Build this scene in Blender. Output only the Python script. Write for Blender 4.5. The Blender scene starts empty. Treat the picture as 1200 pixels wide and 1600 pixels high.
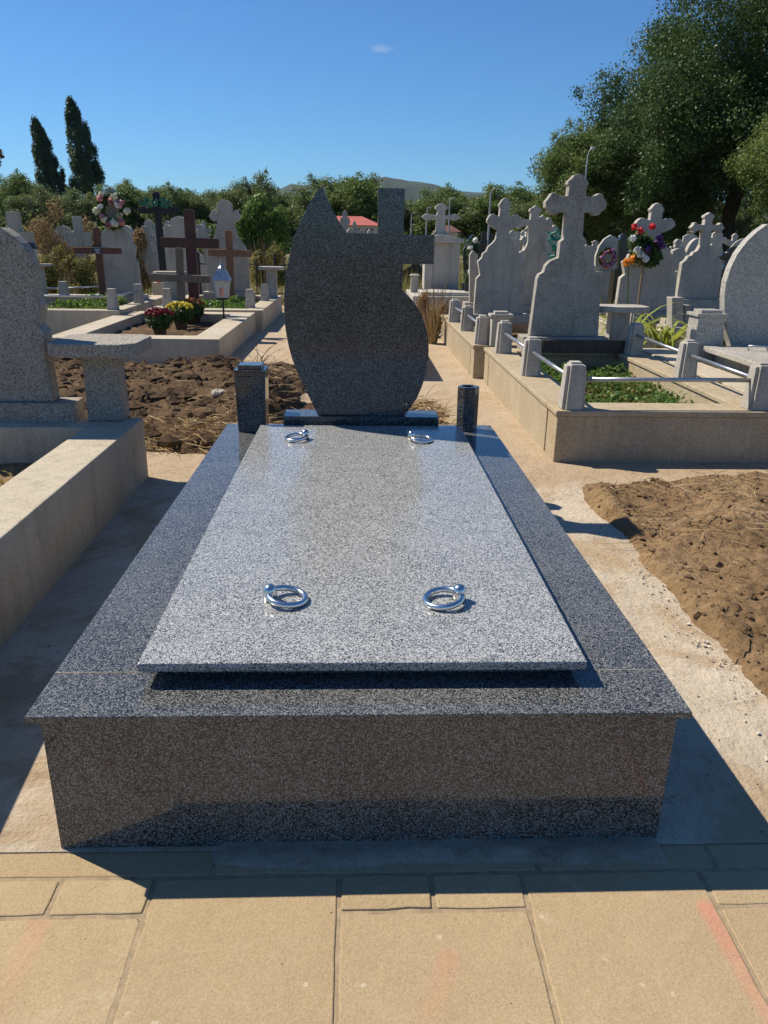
import bpy, bmesh, math, random
import numpy as np
from mathutils import Vector, Matrix, noise

S = bpy.context.scene
COL = S.collection
R = math.radians

# ------------------------------------------------------------------ camera
CAM = (-0.014, -1.2578, 1.1971); PITCH, YAW, ROLL, FPX = 0.3472, 0.0378, 0.0151, 1188.93
def cam_axes():
    cy, sy = math.cos(YAW), math.sin(YAW)
    f = Vector((sy*math.cos(PITCH), cy*math.cos(PITCH), -math.sin(PITCH)))
    r = Vector((cy, -sy, 0)); u = r.cross(f)
    cr, sr = math.cos(ROLL), math.sin(ROLL)
    return cr*r+sr*u, -sr*r+cr*u, f
_r, _u, _f = cam_axes()
cd = bpy.data.cameras.new('camera'); cam = bpy.data.objects.new('camera', cd); COL.objects.link(cam)
cam.matrix_world = Matrix(((_r.x, _u.x, -_f.x, CAM[0]), (_r.y, _u.y, -_f.y, CAM[1]), (_r.z, _u.z, -_f.z, CAM[2]), (0, 0, 0, 1)))
cd.sensor_fit = 'HORIZONTAL'; cd.sensor_width = 36; cd.lens = FPX/1200*36
cd.clip_start = 0.05; cd.clip_end = 6000
S.camera = cam
def at(px, py, Y):
    """survey helper: the point of the photo at the real distance Y"""
    d = _f + _r*((px-600)/FPX) - _u*((py-800)/FPX)
    return Vector(CAM) + d*((Y-CAM[1])/d.y)
def atz(px, py, z):
    d = _f + _r*((px-600)/FPX) - _u*((py-800)/FPX)
    return Vector(CAM) + d*((z-CAM[2])/d.z)

# ------------------------------------------------------------------ sky, sun, exposure
SUNV = Vector((-0.745, 0.40, 1.0)).normalized()
EL = math.asin(SUNV.z); AZ = math.atan2(SUNV.x, SUNV.y)
w = bpy.data.worlds.new('World'); S.world = w; w.use_nodes = True
nt = w.node_tree; nt.nodes.clear()
sky = nt.nodes.new('ShaderNodeTexSky'); sky.sky_type = 'NISHITA'; sky.sun_disc = False
sky.sun_elevation = EL; sky.sun_rotation = AZ % (2*math.pi)
sky.altitude = 300; sky.air_density = 1.0; sky.dust_density = 0.15; sky.ozone_density = 3.0
bg = nt.nodes.new('ShaderNodeBackground'); bg.inputs[1].default_value = 0.089
wo = nt.nodes.new('ShaderNodeOutputWorld')
tc = nt.nodes.new('ShaderNodeTexCoord')
mp = nt.nodes.new('ShaderNodeMapping'); mp.inputs['Scale'].default_value = (9, 9, 34); mp.inputs['Location'].default_value = (3.1, 1.7, 0.4)
nz = nt.nodes.new('ShaderNodeTexNoise'); nz.inputs['Scale'].default_value = 1.6; nz.inputs['Detail'].default_value = 6
cr = nt.nodes.new('ShaderNodeValToRGB'); cr.color_ramp.elements[0].position = 0.69; cr.color_ramp.elements[1].position = 0.95; cr.color_ramp.elements[1].color = (0.6, 0.6, 0.6, 1)
mx = nt.nodes.new('ShaderNodeMix'); mx.data_type = 'RGBA'; mx.inputs['B'].default_value = (6.5, 6.9, 7.4, 1)
nt.links.new(tc.outputs['Generated'], mp.inputs[0]); nt.links.new(mp.outputs[0], nz.inputs['Vector'])
nt.links.new(nz.outputs[0], cr.inputs[0]); nt.links.new(cr.outputs[0], mx.inputs['Factor'])
tn = nt.nodes.new('ShaderNodeMix'); tn.data_type = 'RGBA'; tn.blend_type = 'MULTIPLY'; tn.inputs['Factor'].default_value = 1; tn.inputs['B'].default_value = (0.43, 0.725, 1.02, 1)
nt.links.new(sky.outputs[0], tn.inputs['A']); nt.links.new(tn.outputs['Result'], mx.inputs['A']); nt.links.new(mx.outputs['Result'], bg.inputs[0]); nt.links.new(bg.outputs[0], wo.inputs[0])
sd = bpy.data.lights.new('sun', 'SUN'); sd.energy = 4.9; sd.angle = R(0.53); sd.color = (1.0, 0.91, 0.76)
sun = bpy.data.objects.new('sun', sd); COL.objects.link(sun)
sun.rotation_euler = SUNV.to_track_quat('Z', 'Y').to_euler()
S.view_settings.view_transform = 'Standard'; S.view_settings.look = 'None'
S.view_settings.exposure = 0.34
S.cycles.max_bounces = 7; S.cycles.diffuse_bounces = 3; S.cycles.volume_bounces = 0; S.cycles.transmission_bounces = 4; S.view_settings.gamma = 1; S.view_settings.use_curve_mapping = False

# ------------------------------------------------------------------ materials
def nodes(name):
    m = bpy.data.materials.new(name); m.use_nodes = True
    t = m.node_tree; b = t.nodes['Principled BSDF']
    return m, t, b
def ramp(t, fac, stops, interp='LINEAR'):
    n = t.nodes.new('ShaderNodeValToRGB'); cr = n.color_ramp; cr.interpolation = interp
    while len(cr.elements) > 1: cr.elements.remove(cr.elements[-1])
    cr.elements[0].position = stops[0][0]; cr.elements[0].color = (*stops[0][1], 1)
    for p, c in stops[1:]:
        e = cr.elements.new(p); e.color = (*c, 1)
    t.links.new(fac, n.inputs[0]); return n.outputs[0]
def coord(t, out='Object', scale=(1, 1, 1)):
    c = t.nodes.new('ShaderNodeTexCoord'); m = t.nodes.new('ShaderNodeMapping'); m.inputs['Scale'].default_value = scale
    t.links.new(c.outputs[out], m.inputs[0]); return m.outputs[0]
def wpos(t, scale=(1, 1, 1)):
    c = t.nodes.new('ShaderNodeNewGeometry'); m = t.nodes.new('ShaderNodeMapping'); m.inputs['Scale'].default_value = scale
    t.links.new(c.outputs['Position'], m.inputs[0]); return m.outputs[0]
def nse(t, vec, scale, detail=5, rough=0.6, dist=0.0):
    n = t.nodes.new('ShaderNodeTexNoise'); n.inputs['Scale'].default_value = scale; n.inputs['Detail'].default_value = detail
    n.inputs['Roughness'].default_value = rough; n.inputs['Distortion'].default_value = dist
    t.links.new(vec, n.inputs['Vector']); return n.outputs[0]
def vor(t, vec, scale, out='Color', feature='F1'):
    n = t.nodes.new('ShaderNodeTexVoronoi'); n.inputs['Scale'].default_value = scale; n.feature = feature
    t.links.new(vec, n.inputs['Vector']); return n.outputs[out]
def mix(t, fac, a, b, mode='MIX'):
    n = t.nodes.new('ShaderNodeMix'); n.data_type = 'RGBA'; n.blend_type = mode
    for k, v in (('Factor', fac), ('A', a), ('B', b)):
        s = n.inputs[k]
        if isinstance(v, bpy.types.NodeSocket): t.links.new(v, s)
        elif k == 'Factor': s.default_value = v
        else: s.default_value = (*v, 1)
    return n.outputs['Result']
def math_n(t, op, a, b=0.5):
    n = t.nodes.new('ShaderNodeMath'); n.operation = op
    for i, v in enumerate((a, b)):
        if isinstance(v, bpy.types.NodeSocket): t.links.new(v, n.inputs[i])
        else: n.inputs[i].default_value = v
    return n.outputs[0]
def bump(t, b, h, strength, dist):
    n = t.nodes.new('ShaderNodeBump'); n.inputs['Strength'].default_value = strength; n.inputs['Distance'].default_value = dist
    t.links.new(h, n.inputs['Height']); t.links.new(n.outputs[0], b.inputs['Normal'])
def sep(t, c):
    n = t.nodes.new('ShaderNodeSeparateColor'); t.links.new(c, n.inputs[0]); return n.outputs

def granite(name, dark, mid, light, cut=(0.40, 0.68), rough=0.13, scale=230, spec=0.5):
    m, t, b = nodes(name)
    v = coord(t)
    o = sep(t, vor(t, v, scale))
    o2 = sep(t, vor(t, v, scale*0.6))
    f = math_n(t, 'ADD', math_n(t, 'MULTIPLY', o[0], 0.74), math_n(t, 'MULTIPLY', o2[1], 0.26))
    f = math_n(t, 'ADD', f, math_n(t, 'MULTIPLY', math_n(t, 'SUBTRACT', nse(t, v, 7, 3), 0.5), 0.16))
    c = ramp(t, f, [(0.0, dark), (cut[0]-0.06, dark), (cut[0]+0.06, mid), (cut[1]-0.06, mid), (cut[1]+0.08, light)])
    dust = nse(t, coord(t, 'Object', (1, 1, 1)), 2.6, 8, 0.7, 0.8)
    c = mix(t, ramp(t, dust, [(0.45, (0, 0, 0)), (0.75, (0.08,)*3)]), c, (0.40, 0.385, 0.355))
    t.links.new(c, b.inputs['Base Color'])
    rr = ramp(t, dust, [(0.35, (rough*0.75,)*3), (0.7, (rough*1.9,)*3)])
    t.links.new(rr, b.inputs['Roughness']); b.inputs['Specular IOR Level'].default_value = spec
    return m
def concrete(name, c1, c2, stain, grain=0.5, scale=1.0, speck=None, streak=True):
    m, t, b = nodes(name); v = wpos(t)
    c = ramp(t, nse(t, v, 3.2*scale, 6, 0.62), [(0.3, c1), (0.7, c2)])
    s = nse(t, v, 1.3*scale, 7, 0.7, 0.6)
    c = mix(t, ramp(t, s, [(0.5, (0, 0, 0)), (0.68, (0.75,)*3)]), c, stain)
    if streak:
        v2 = wpos(t, (9, 9, 0.9))
        c = mix(t, ramp(t, nse(t, v2, 2.0, 5), [(0.5, (0, 0, 0)), (0.72, (0.55,)*3)]), c, tuple(k*0.55 for k in c1))
    sp = sep(t, vor(t, v, 170))[0]
    c = mix(t, grain*0.5, c, ramp(t, sp, [(0.1, tuple(k*0.45 for k in c1)), (0.5, c2), (0.95, tuple(min(1, k*1.5) for k in c2))]))
    if speck:
        sp2 = sep(t, vor(t, v, 210))[1]
        c = mix(t, ramp(t, sp2, [(0.55, (0, 0, 0)), (0.72, (0.8,)*3)]), c, speck)
    t.links.new(c, b.inputs['Base Color']); b.inputs['Roughness'].default_value = 0.85
    b.inputs['Specular IOR Level'].default_value = 0.25
    h = math_n(t, 'ADD', nse(t, v, 90, 5, 0.7), math_n(t, 'MULTIPLY', nse(t, v, 12, 4), 1.5))
    bump(t, b, h, 0.5, 0.004)
    return m
def simple(name, c, rough=0.6, metal=0.0, var=0.25, scale=8, bmp=0.0):
    m, t, b = nodes(name); v = coord(t)
    col = ramp(t, nse(t, v, scale, 5), [(0.3, tuple(k*(1-var) for k in c)), (0.7, tuple(min(1, k*(1+var)) for k in c))])
    t.links.new(col, b.inputs['Base Color']); b.inputs['Roughness'].default_value = rough; b.inputs['Metallic'].default_value = metal
    if bmp: bump(t, b, nse(t, v, scale*8, 5), bmp, 0.004)
    return m
def wood(name, c):
    m, t, b = nodes(name); v = coord(t, 'Object', (28, 28, 2.2))
    col = ramp(t, nse(t, v, 2.2, 6, 0.65, 0.6), [(0.28, tuple(k*0.45 for k in c)), (0.52, c), (0.8, tuple(min(1, k*1.5) for k in c))])
    t.links.new(col, b.inputs['Base Color']); b.inputs['Roughness'].default_value = 0.7
    bump(t, b, nse(t, v, 3, 5), 0.4, 0.004)
    return m
def leafmat(name, c1, c2, rough=0.5, trans=0.35, patch=0.35):
    m, t, b = nodes(name)
    g = t.nodes.new('ShaderNodeNewGeometry')
    c = mix(t, g.outputs['Random Per Island'], c1, c2)
    v = coord(t)
    c = mix(t, ramp(t, nse(t, v, patch, 3), [(0.35, (0, 0, 0)), (0.65, (0.5,)*3)]), c, tuple(min(1, k*1.5) for k in c2))
    t.links.new(c, b.inputs['Base Color']); b.inputs['Roughness'].default_value = rough
    b.inputs['Specular IOR Level'].default_value = 0.3
    tr = t.nodes.new('ShaderNodeBsdfTranslucent'); t.links.new(mix(t, 0.5, c, tuple(min(1, k*1.6) for k in c2)), tr.inputs[0])
    ms = t.nodes.new('ShaderNodeMixShader'); ms.inputs[0].default_value = trans
    t.links.new(b.outputs[0], ms.inputs[1]); t.links.new(tr.outputs[0], ms.inputs[2])
    t.links.new(ms.outputs[0], t.nodes['Material Output'].inputs[0])
    return m
def island(name, cols, rough=0.8, spec=0.2):
    m, t, b = nodes(name); g = t.nodes.new('ShaderNodeNewGeometry')
    n = len(cols)
    c = ramp(t, g.outputs['Random Per Island'], [(i/max(1, n-1), k) for i, k in enumerate(cols)])
    t.links.new(c, b.inputs['Base Color']); b.inputs['Roughness'].default_value = rough; b.inputs['Specular IOR Level'].default_value = spec
    return m

M = {}
M['granite'] = granite('dark_granite', (0.012, 0.0135, 0.015), (0.07, 0.074, 0.075), (0.245, 0.25, 0.245), (0.42, 0.67), scale=520, rough=0.085)
M['granite_shaded'] = granite('shaded_granite', (0.009, 0.0105, 0.012), (0.04, 0.0435, 0.046), (0.165, 0.172, 0.175), (0.42, 0.68), scale=360, rough=0.1)  # darker copy of the tomb granite; the headstone's shade is put into the colour
M['granite_slab'] = granite('light_granite', (0.038, 0.042, 0.045), (0.21, 0.219, 0.22), (0.50, 0.51, 0.502), (0.34, 0.59), rough=0.16, scale=500)
M['granite_grey'] = granite('grey_granite', (0.17, 0.158, 0.138), (0.35, 0.325, 0.28), (0.56, 0.53, 0.46), (0.3, 0.6), rough=0.4, scale=260)
M['terrazzo'] = concrete('terrazzo', (0.20, 0.177, 0.145), (0.28, 0.25, 0.205), (0.16, 0.135, 0.105), 0.9, 1.0, (0.46, 0.42, 0.36))
M['terrazzo_tan'] = concrete('tan_terrazzo', (0.36, 0.29, 0.19), (0.45, 0.37, 0.25), (0.34, 0.235, 0.12), 0.5, 1.0)
M['curb'] = concrete('curb_concrete', (0.43, 0.37, 0.275), (0.53, 0.465, 0.355), (0.35, 0.275, 0.18), 0.35)
M['post'] = concrete('post_concrete', (0.36, 0.335, 0.29), (0.46, 0.43, 0.37), (0.26, 0.23, 0.19), 0.5, 2.0)
M['stone'] = concrete('old_stone', (0.34, 0.313, 0.262), (0.46, 0.425, 0.36), (0.19, 0.173, 0.143), 0.6, 1.6)
M['stone_dark'] = concrete('dark_old_stone', (0.26, 0.24, 0.205), (0.40, 0.37, 0.315), (0.12, 0.11, 0.095), 0.7, 3.0)
M['stone_light'] = concrete('pale_stone', (0.40, 0.37, 0.32), (0.52, 0.485, 0.42), (0.30, 0.275, 0.235), 0.4, 1.2)
M['rail'] = simple('rail_metal', (0.45, 0.46, 0.48), 0.38, 0.9, 0.25, 6)
M['chrome'] = simple('chrome', (0.74, 0.73, 0.71), 0.2, 1.0, 0.05, 30)
M['black_stone'] = simple('black_polished_stone', (0.018, 0.018, 0.02), 0.15, 0, 0.2, 20)
M['wood_dark'] = wood('dark_brown_wood', (0.075, 0.032, 0.024))
M['wood_red'] = wood('red_brown_wood', (0.13, 0.05, 0.03))
M['wood_orange'] = wood('orange_brown_wood', (0.24, 0.115, 0.06))
M['wood_grey'] = wood('weathered_wood', (0.16, 0.125, 0.09))
M['wood_black'] = wood('black_painted_wood', (0.016, 0.017, 0.02))
M['wood_plank'] = wood('old_plank_wood', (0.07, 0.048, 0.036))
M['iron'] = simple('black_iron', (0.02, 0.02, 0.022), 0.5, 0.3)
M['roof'] = simple('red_roof', (0.42, 0.10, 0.075), 0.7, 0, 0.15, 2)
M['plaster'] = simple('pale_plaster', (0.6, 0.56, 0.5), 0.85, 0, 0.1, 1)
M['zinc'] = simple('blue_grey_zinc', (0.34, 0.38, 0.42), 0.4, 0.6, 0.2, 20)
M['candle'] = simple('pink_candle_glass', (0.55, 0.27, 0.2), 0.35, 0, 0.2, 20)
M['candle_red'] = simple('red_candle_glass', (0.7, 0.1, 0.02), 0.3, 0, 0.2, 20)
M['lampglass'] = simple('cloudy_lantern_pane', (0.48, 0.46, 0.42), 0.2, 0, 0.15, 12)
M['galv'] = simple('galvanised_pole', (0.42, 0.43, 0.44), 0.5, 0.3, 0.1, 3)
M['white'] = simple('white_plastic', (0.75, 0.74, 0.7), 0.5, 0, 0.1, 10)
M['plaque'] = simple('blue_black_plaque', (0.02, 0.022, 0.05), 0.3, 0, 0.2, 10)
M['ribbon'] = simple('green_ribbon', (0.01, 0.16, 0.10), 0.4, 0, 0.4, 30)
M['bark'] = simple('bark', (0.06, 0.048, 0.036), 0.9, 0, 0.4, 5, 0.8)
M['leaf_dark'] = leafmat('dark_leaf', (0.032, 0.062, 0.018), (0.065, 0.108, 0.027), patch=0.5, trans=0.25)
M['leaf_mid'] = leafmat('mid_leaf', (0.07, 0.115, 0.026), (0.13, 0.175, 0.045), patch=0.4)
M['leaf_far'] = leafmat('far_leaf', (0.085, 0.125, 0.04), (0.14, 0.18, 0.06), patch=0.3)
M['leaf_bright'] = leafmat('bright_leaf', (0.06, 0.12, 0.02), (0.12, 0.19, 0.035), patch=0.8)
M['leaf_poplar'] = leafmat('poplar_leaf', (0.04, 0.078, 0.036), (0.065, 0.105, 0.045), patch=0.5, trans=0.2)
M['leaf_russet'] = leafmat('russet_leaf', (0.10, 0.055, 0.04), (0.16, 0.085, 0.06))
M['leaf_dry'] = leafmat('dry_leaf', (0.19, 0.12, 0.055), (0.30, 0.20, 0.095), 0.8, 0.25, 2.0)
M['leaf_olive'] = leafmat('olive_leaf', (0.12, 0.12, 0.03), (0.22, 0.20, 0.06), 0.7, 0.3, 2.0)
M['leaf_ground'] = leafmat('ground_leaf', (0.045, 0.10, 0.018), (0.10, 0.17, 0.035), patch=3.0)
M['leaf_lily'] = leafmat('lily_leaf', (0.16, 0.22, 0.03), (0.34, 0.36, 0.06), patch=3.0)
M['straw'] = island('straw', [(0.26, 0.16, 0.065), (0.42, 0.29, 0.13), (0.52, 0.40, 0.21), (0.34, 0.22, 0.1)])
M['twig'] = island('twig', [(0.13, 0.085, 0.05), (0.24, 0.16, 0.09), (0.36, 0.26, 0.15)])
M['crumb'] = island('lime_crumb', [(0.5, 0.45, 0.36), (0.62, 0.56, 0.46), (0.4, 0.33, 0.25)])
for n, c in dict(fl_red=(0.62, 0.02, 0.03), fl_maroon=(0.22, 0.012, 0.03), fl_yellow=(0.78, 0.58, 0.05), fl_orange=(0.75, 0.24, 0.02),
                 fl_pink=(0.58, 0.26, 0.27), fl_cream=(0.74, 0.66, 0.46), fl_mauve=(0.40, 0.17, 0.32), fl_white=(0.72, 0.7, 0.66), fl_rust=(0.30, 0.12, 0.05), fl_purple=(0.09, 0.03, 0.14)).items():
    M[n] = leafmat(n, tuple(k*0.75 for k in c), c, 0.6, 0.2, 20)

# soil
def soilmat(name, a, b_, c3):
    m, t, b = nodes(name); v = wpos(t)
    c = ramp(t, nse(t, v, 3.0, 8, 0.7), [(0.32, a), (0.52, b_), (0.72, c3)])
    c = mix(t, ramp(t, nse(t, v, 38, 6, 0.75), [(0.35, (0.6,)*3), (0.55, (0, 0, 0))]), c, tuple(k*0.5 for k in a))
    t.links.new(c, b.inputs['Base Color']); b.inputs['Roughness'].default_value = 0.95; b.inputs['Specular IOR Level'].default_value = 0.1
    h = math_n(t, 'ADD', nse(t, v, 70, 8, 0.75), math_n(t, 'MULTIPLY', nse(t, v, 18, 6, 0.7), 2.0))
    bump(t, b, h, 0.9, 0.018)
    return m
M['soil'] = soilmat('soil', (0.23, 0.145, 0.072), (0.35, 0.23, 0.122), (0.45, 0.31, 0.178))
M['clod'] = soilmat('clod', (0.16, 0.10, 0.055), (0.26, 0.17, 0.095), (0.37, 0.25, 0.148))
M['clod_dark'] = soilmat('dark_clod', (0.075, 0.048, 0.03), (0.135, 0.088, 0.052), (0.22, 0.148, 0.088))
M['soil_dark'] = soilmat('dark_soil', (0.10, 0.064, 0.038), (0.175, 0.114, 0.066), (0.25, 0.168, 0.10))
# concrete path with trodden-in earth
def pathmat():
    m, t, b = nodes('path_concrete'); v = wpos(t)
    c = ramp(t, nse(t, v, 2.2, 7, 0.65), [(0.3, (0.46, 0.385, 0.285)), (0.7, (0.60, 0.515, 0.40))])
    e = nse(t, v, 1.9, 9, 0.72, 0.9)
    c = mix(t, ramp(t, e, [(0.49, (0, 0, 0)), (0.60, (0.8,)*3)]), c, (0.40, 0.285, 0.17))
    sx = t.nodes.new('ShaderNodeSeparateXYZ'); t.links.new(v, sx.inputs[0])
    far = ramp(t, math_n(t, 'MULTIPLY', math_n(t, 'ADD', sx.outputs[1], math_n(t, 'MULTIPLY', nse(t, v, 2.5, 5), 0.5)), 0.1), [(0.262, (0, 0, 0)), (0.285, (0.75,)*3), (0.6, (0.55,)*3)])
    c = mix(t, far, c, mix(t, nse(t, v, 4, 6), (0.36, 0.25, 0.145), (0.44, 0.32, 0.2)))
    c = mix(t, ramp(t, nse(t, v, 48, 6, 0.7), [(0.56, (0, 0, 0)), (0.74, (0.55,)*3)]), c, (0.2, 0.14, 0.08))
    wv = t.nodes.new('ShaderNodeVectorMath'); wv.operation = 'ADD'; t.links.new(v, wv.inputs[0])
    nn = t.nodes.new('ShaderNodeTexNoise'); nn.inputs['Scale'].default_value = 5; nn.inputs['Detail'].default_value = 6; t.links.new(v, nn.inputs['Vector']); t.links.new(nn.outputs['Color'], wv.inputs[1])
    ck = vor(t, wv.outputs[0], 0.85, 'Distance', 'DISTANCE_TO_EDGE')
    crack = ramp(t, ck, [(0.0, (0.45,)*3), (0.004, (0, 0, 0))])
    c = mix(t, crack, c, (0.13, 0.095, 0.06))
    c = mix(t, ramp(t, nse(t, v, 7.5, 9, 0.8, 1.5), [(0.60, (0, 0, 0)), (0.68, (0.65,)*3)]), c, (0.62, 0.56, 0.46))
    c = mix(t, ramp(t, nse(t, v, 4.2, 9, 0.78, 2.0), [(0.57, (0, 0, 0)), (0.66, (0.6,)*3)]), c, (0.30, 0.20, 0.11))
    t.links.new(c, b.inputs['Base Color']); b.inputs['Roughness'].default_value = 0.9; b.inputs['Specular IOR Level'].default_value = 0.2
    h = math_n(t, 'ADD', nse(t, v, 60, 7, 0.7), math_n(t, 'MULTIPLY', nse(t, v, 7, 6, 0.6), 3.0))
    bump(t, b, h, 0.8, 0.012)
    return m
M['path'] = pathmat()
def pavemat():
    m, t, b = nodes('paving_stone'); v = wpos(t)
    oi = t.nodes.new('ShaderNodeObjectInfo')
    c = ramp(t, nse(t, v, 5, 7, 0.65), [(0.3, (0.37, 0.28, 0.155)), (0.7, (0.465, 0.355, 0.205))])
    c = mix(t, ramp(t, nse(t, v, 2.2, 4), [(0.4, (0, 0, 0)), (0.7, (0.5,)*3)]), c, (0.36, 0.27, 0.17))
    c = mix(t, math_n(t, 'MULTIPLY', oi.outputs['Random'], 0.6), c, (0.33, 0.235, 0.13))
    g = sep(t, vor(t, v, 420))[0]
    c = mix(t, 0.22, c, ramp(t, g, [(0, (0.2, 0.14, 0.08)), (0.5, (0.4, 0.3, 0.19)), (1, (0.6, 0.5, 0.36))]))
    # lime and plaster spots
    sp = vor(t, v, 21, 'Distance'); wob = nse(t, v, 60, 4)
    spot = math_n(t, 'ADD', sp, math_n(t, 'MULTIPLY', wob, 0.42))
    rnd = sep(t, vor(t, v, 21))[0]
    spot = math_n(t, 'MULTIPLY', ramp(t, spot, [(0.27, (0.7,)*3), (0.34, (0, 0, 0))]), math_n(t, 'GREATER_THAN', rnd, 0.84))
    c = mix(t, spot, c, (0.56, 0.47, 0.35))
    c = mix(t, ramp(t, nse(t, v, 6.5, 8, 0.75, 0.4), [(0.58, (0, 0, 0)), (0.72, (0.5,)*3)]), c, (0.54, 0.45, 0.32))
    c = mix(t, ramp(t, nse(t, v, 9, 8, 0.8, 1.0), [(0.58, (0, 0, 0)), (0.7, (0.4,)*3)]), c, (0.27, 0.19, 0.11))
    c = mix(t, ramp(t, nse(t, v, 210, 3, 0.6), [(0.28, (0.7,)*3), (0.36, (0, 0, 0))]), c, (0.16, 0.11, 0.065))
    # sprayed pink strokes, worn
    for (x0, y0, x1, y1, rad, k) in ((0.655, -0.17, 0.668, -0.44, 0.024, 0.36), (0.15, -0.27, 0.075, -0.44, 0.03, 0.13), (-0.597, -0.18, -0.60, -0.42, 0.03, 0.13)):
        vm = t.nodes.new('ShaderNodeVectorMath'); vm.operation = 'SUBTRACT'; t.links.new(v, vm.inputs[0]); vm.inputs[1].default_value = (x0, y0, 0)
        dx, dy = x1-x0, y1-y0; L = math.hypot(dx, dy)
        d1 = t.nodes.new('ShaderNodeVectorMath'); d1.operation = 'DOT_PRODUCT'; t.links.new(vm.outputs[0], d1.inputs[0]); d1.inputs[1].default_value = (dx/L, dy/L, 0)
        d2 = t.nodes.new('ShaderNodeVectorMath'); d2.operation = 'DOT_PRODUCT'; t.links.new(vm.outputs[0], d2.inputs[0]); d2.inputs[1].default_value = (-dy/L, dx/L, 0)
        along = math_n(t, 'MAXIMUM', math_n(t, 'SUBTRACT', 0.0, d1.outputs['Value']), math_n(t, 'SUBTRACT', d1.outputs['Value'], L))
        along = math_n(t, 'MAXIMUM', along, 0.0)
        rr = math_n(t, 'SQRT', math_n(t, 'ADD', math_n(t, 'POWER', along, 2.0), math_n(t, 'POWER', math_n(t, 'ABSOLUTE', d2.outputs['Value']), 2.0)))
        fd = math_n(t, 'MULTIPLY', ramp(t, math_n(t, 'DIVIDE', rr, rad), [(0.35, (k,)*3), (1.0, (0, 0, 0))]), ramp(t, math_n(t, 'DIVIDE', d1.outputs['Value'], L), [(0.0, (1, 1, 1)), (0.5, (0.55,)*3), (1.0, (0.35,)*3)]))
        c = mix(t, fd, c, (0.68, 0.16, 0.14))
    t.links.new(c, b.inputs['Base Color']); b.inputs['Roughness'].default_value = 0.88; b.inputs['Specular IOR Level'].default_value = 0.2
    h = math_n(t, 'ADD', nse(t, v, 160, 6, 0.7), math_n(t, 'MULTIPLY', nse(t, v, 25, 5), 2.0))
    bump(t, b, h, 0.4, 0.003)
    return m
M['pave'] = pavemat()
M['joint'] = simple('joint_sand', (0.33, 0.25, 0.155), 0.95, 0, 0.25, 40, 0.5)
M['mortar'] = concrete('smeared_mortar', (0.25, 0.21, 0.155), (0.34, 0.29, 0.22), (0.22, 0.17, 0.115), 0.3, 3, None, False)
def groundmat():
    m, t, b = nodes('dry_meadow'); v = wpos(t)
    c = ramp(t, nse(t, v, 0.35, 8, 0.7), [(0.35, (0.13, 0.115, 0.045)), (0.5, (0.24, 0.19, 0.09)), (0.65, (0.32, 0.25, 0.14))])
    c = mix(t, ramp(t, nse(t, v, 14, 6), [(0.4, (0.5,)*3), (0.6, (0, 0, 0))]), c, (0.1, 0.085, 0.04))
    t.links.new(c, b.inputs['Base Color']); b.inputs['Roughness'].default_value = 0.95
    bump(t, b, nse(t, v, 25, 7, 0.7), 0.8, 0.05)
    return m
M['ground'] = groundmat()
M['hill'] = simple('wooded_hill', (0.03, 0.05, 0.03), 0.95, 0, 0.5, 0.03)

# ------------------------------------------------------------------ builders
def props(o, label=None, cat=None, group=None, kind=None):
    if label: o['label'] = label
    if cat: o['category'] = cat
    if group: o['group'] = group
    if kind: o['kind'] = kind
    return o
def empty(name, loc, label, cat, group=None, rz=0):
    o = bpy.data.objects.new(name, None); COL.objects.link(o); o.location = loc; o.rotation_euler = (0, 0, rz); o.empty_display_size = 0.1
    return props(o, label, cat, group)
def link(name, me, mat=None, parent=None, loc=(0, 0, 0), bevel=0, smooth=False):
    o = bpy.data.objects.new(name, me); COL.objects.link(o)
    if mat is not None and not me.materials: me.materials.append(M[mat] if isinstance(mat, str) else mat)
    o.location = loc
    if parent is not None: o.parent = parent
    if bevel:
        b = o.modifiers.new('bevel', 'BEVEL'); b.width = bevel; b.segments = 2; b.limit_method = 'ANGLE'; b.angle_limit = R(35)
    if smooth:
        for p in me.polygons: p.use_smooth = True
    return o
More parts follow.
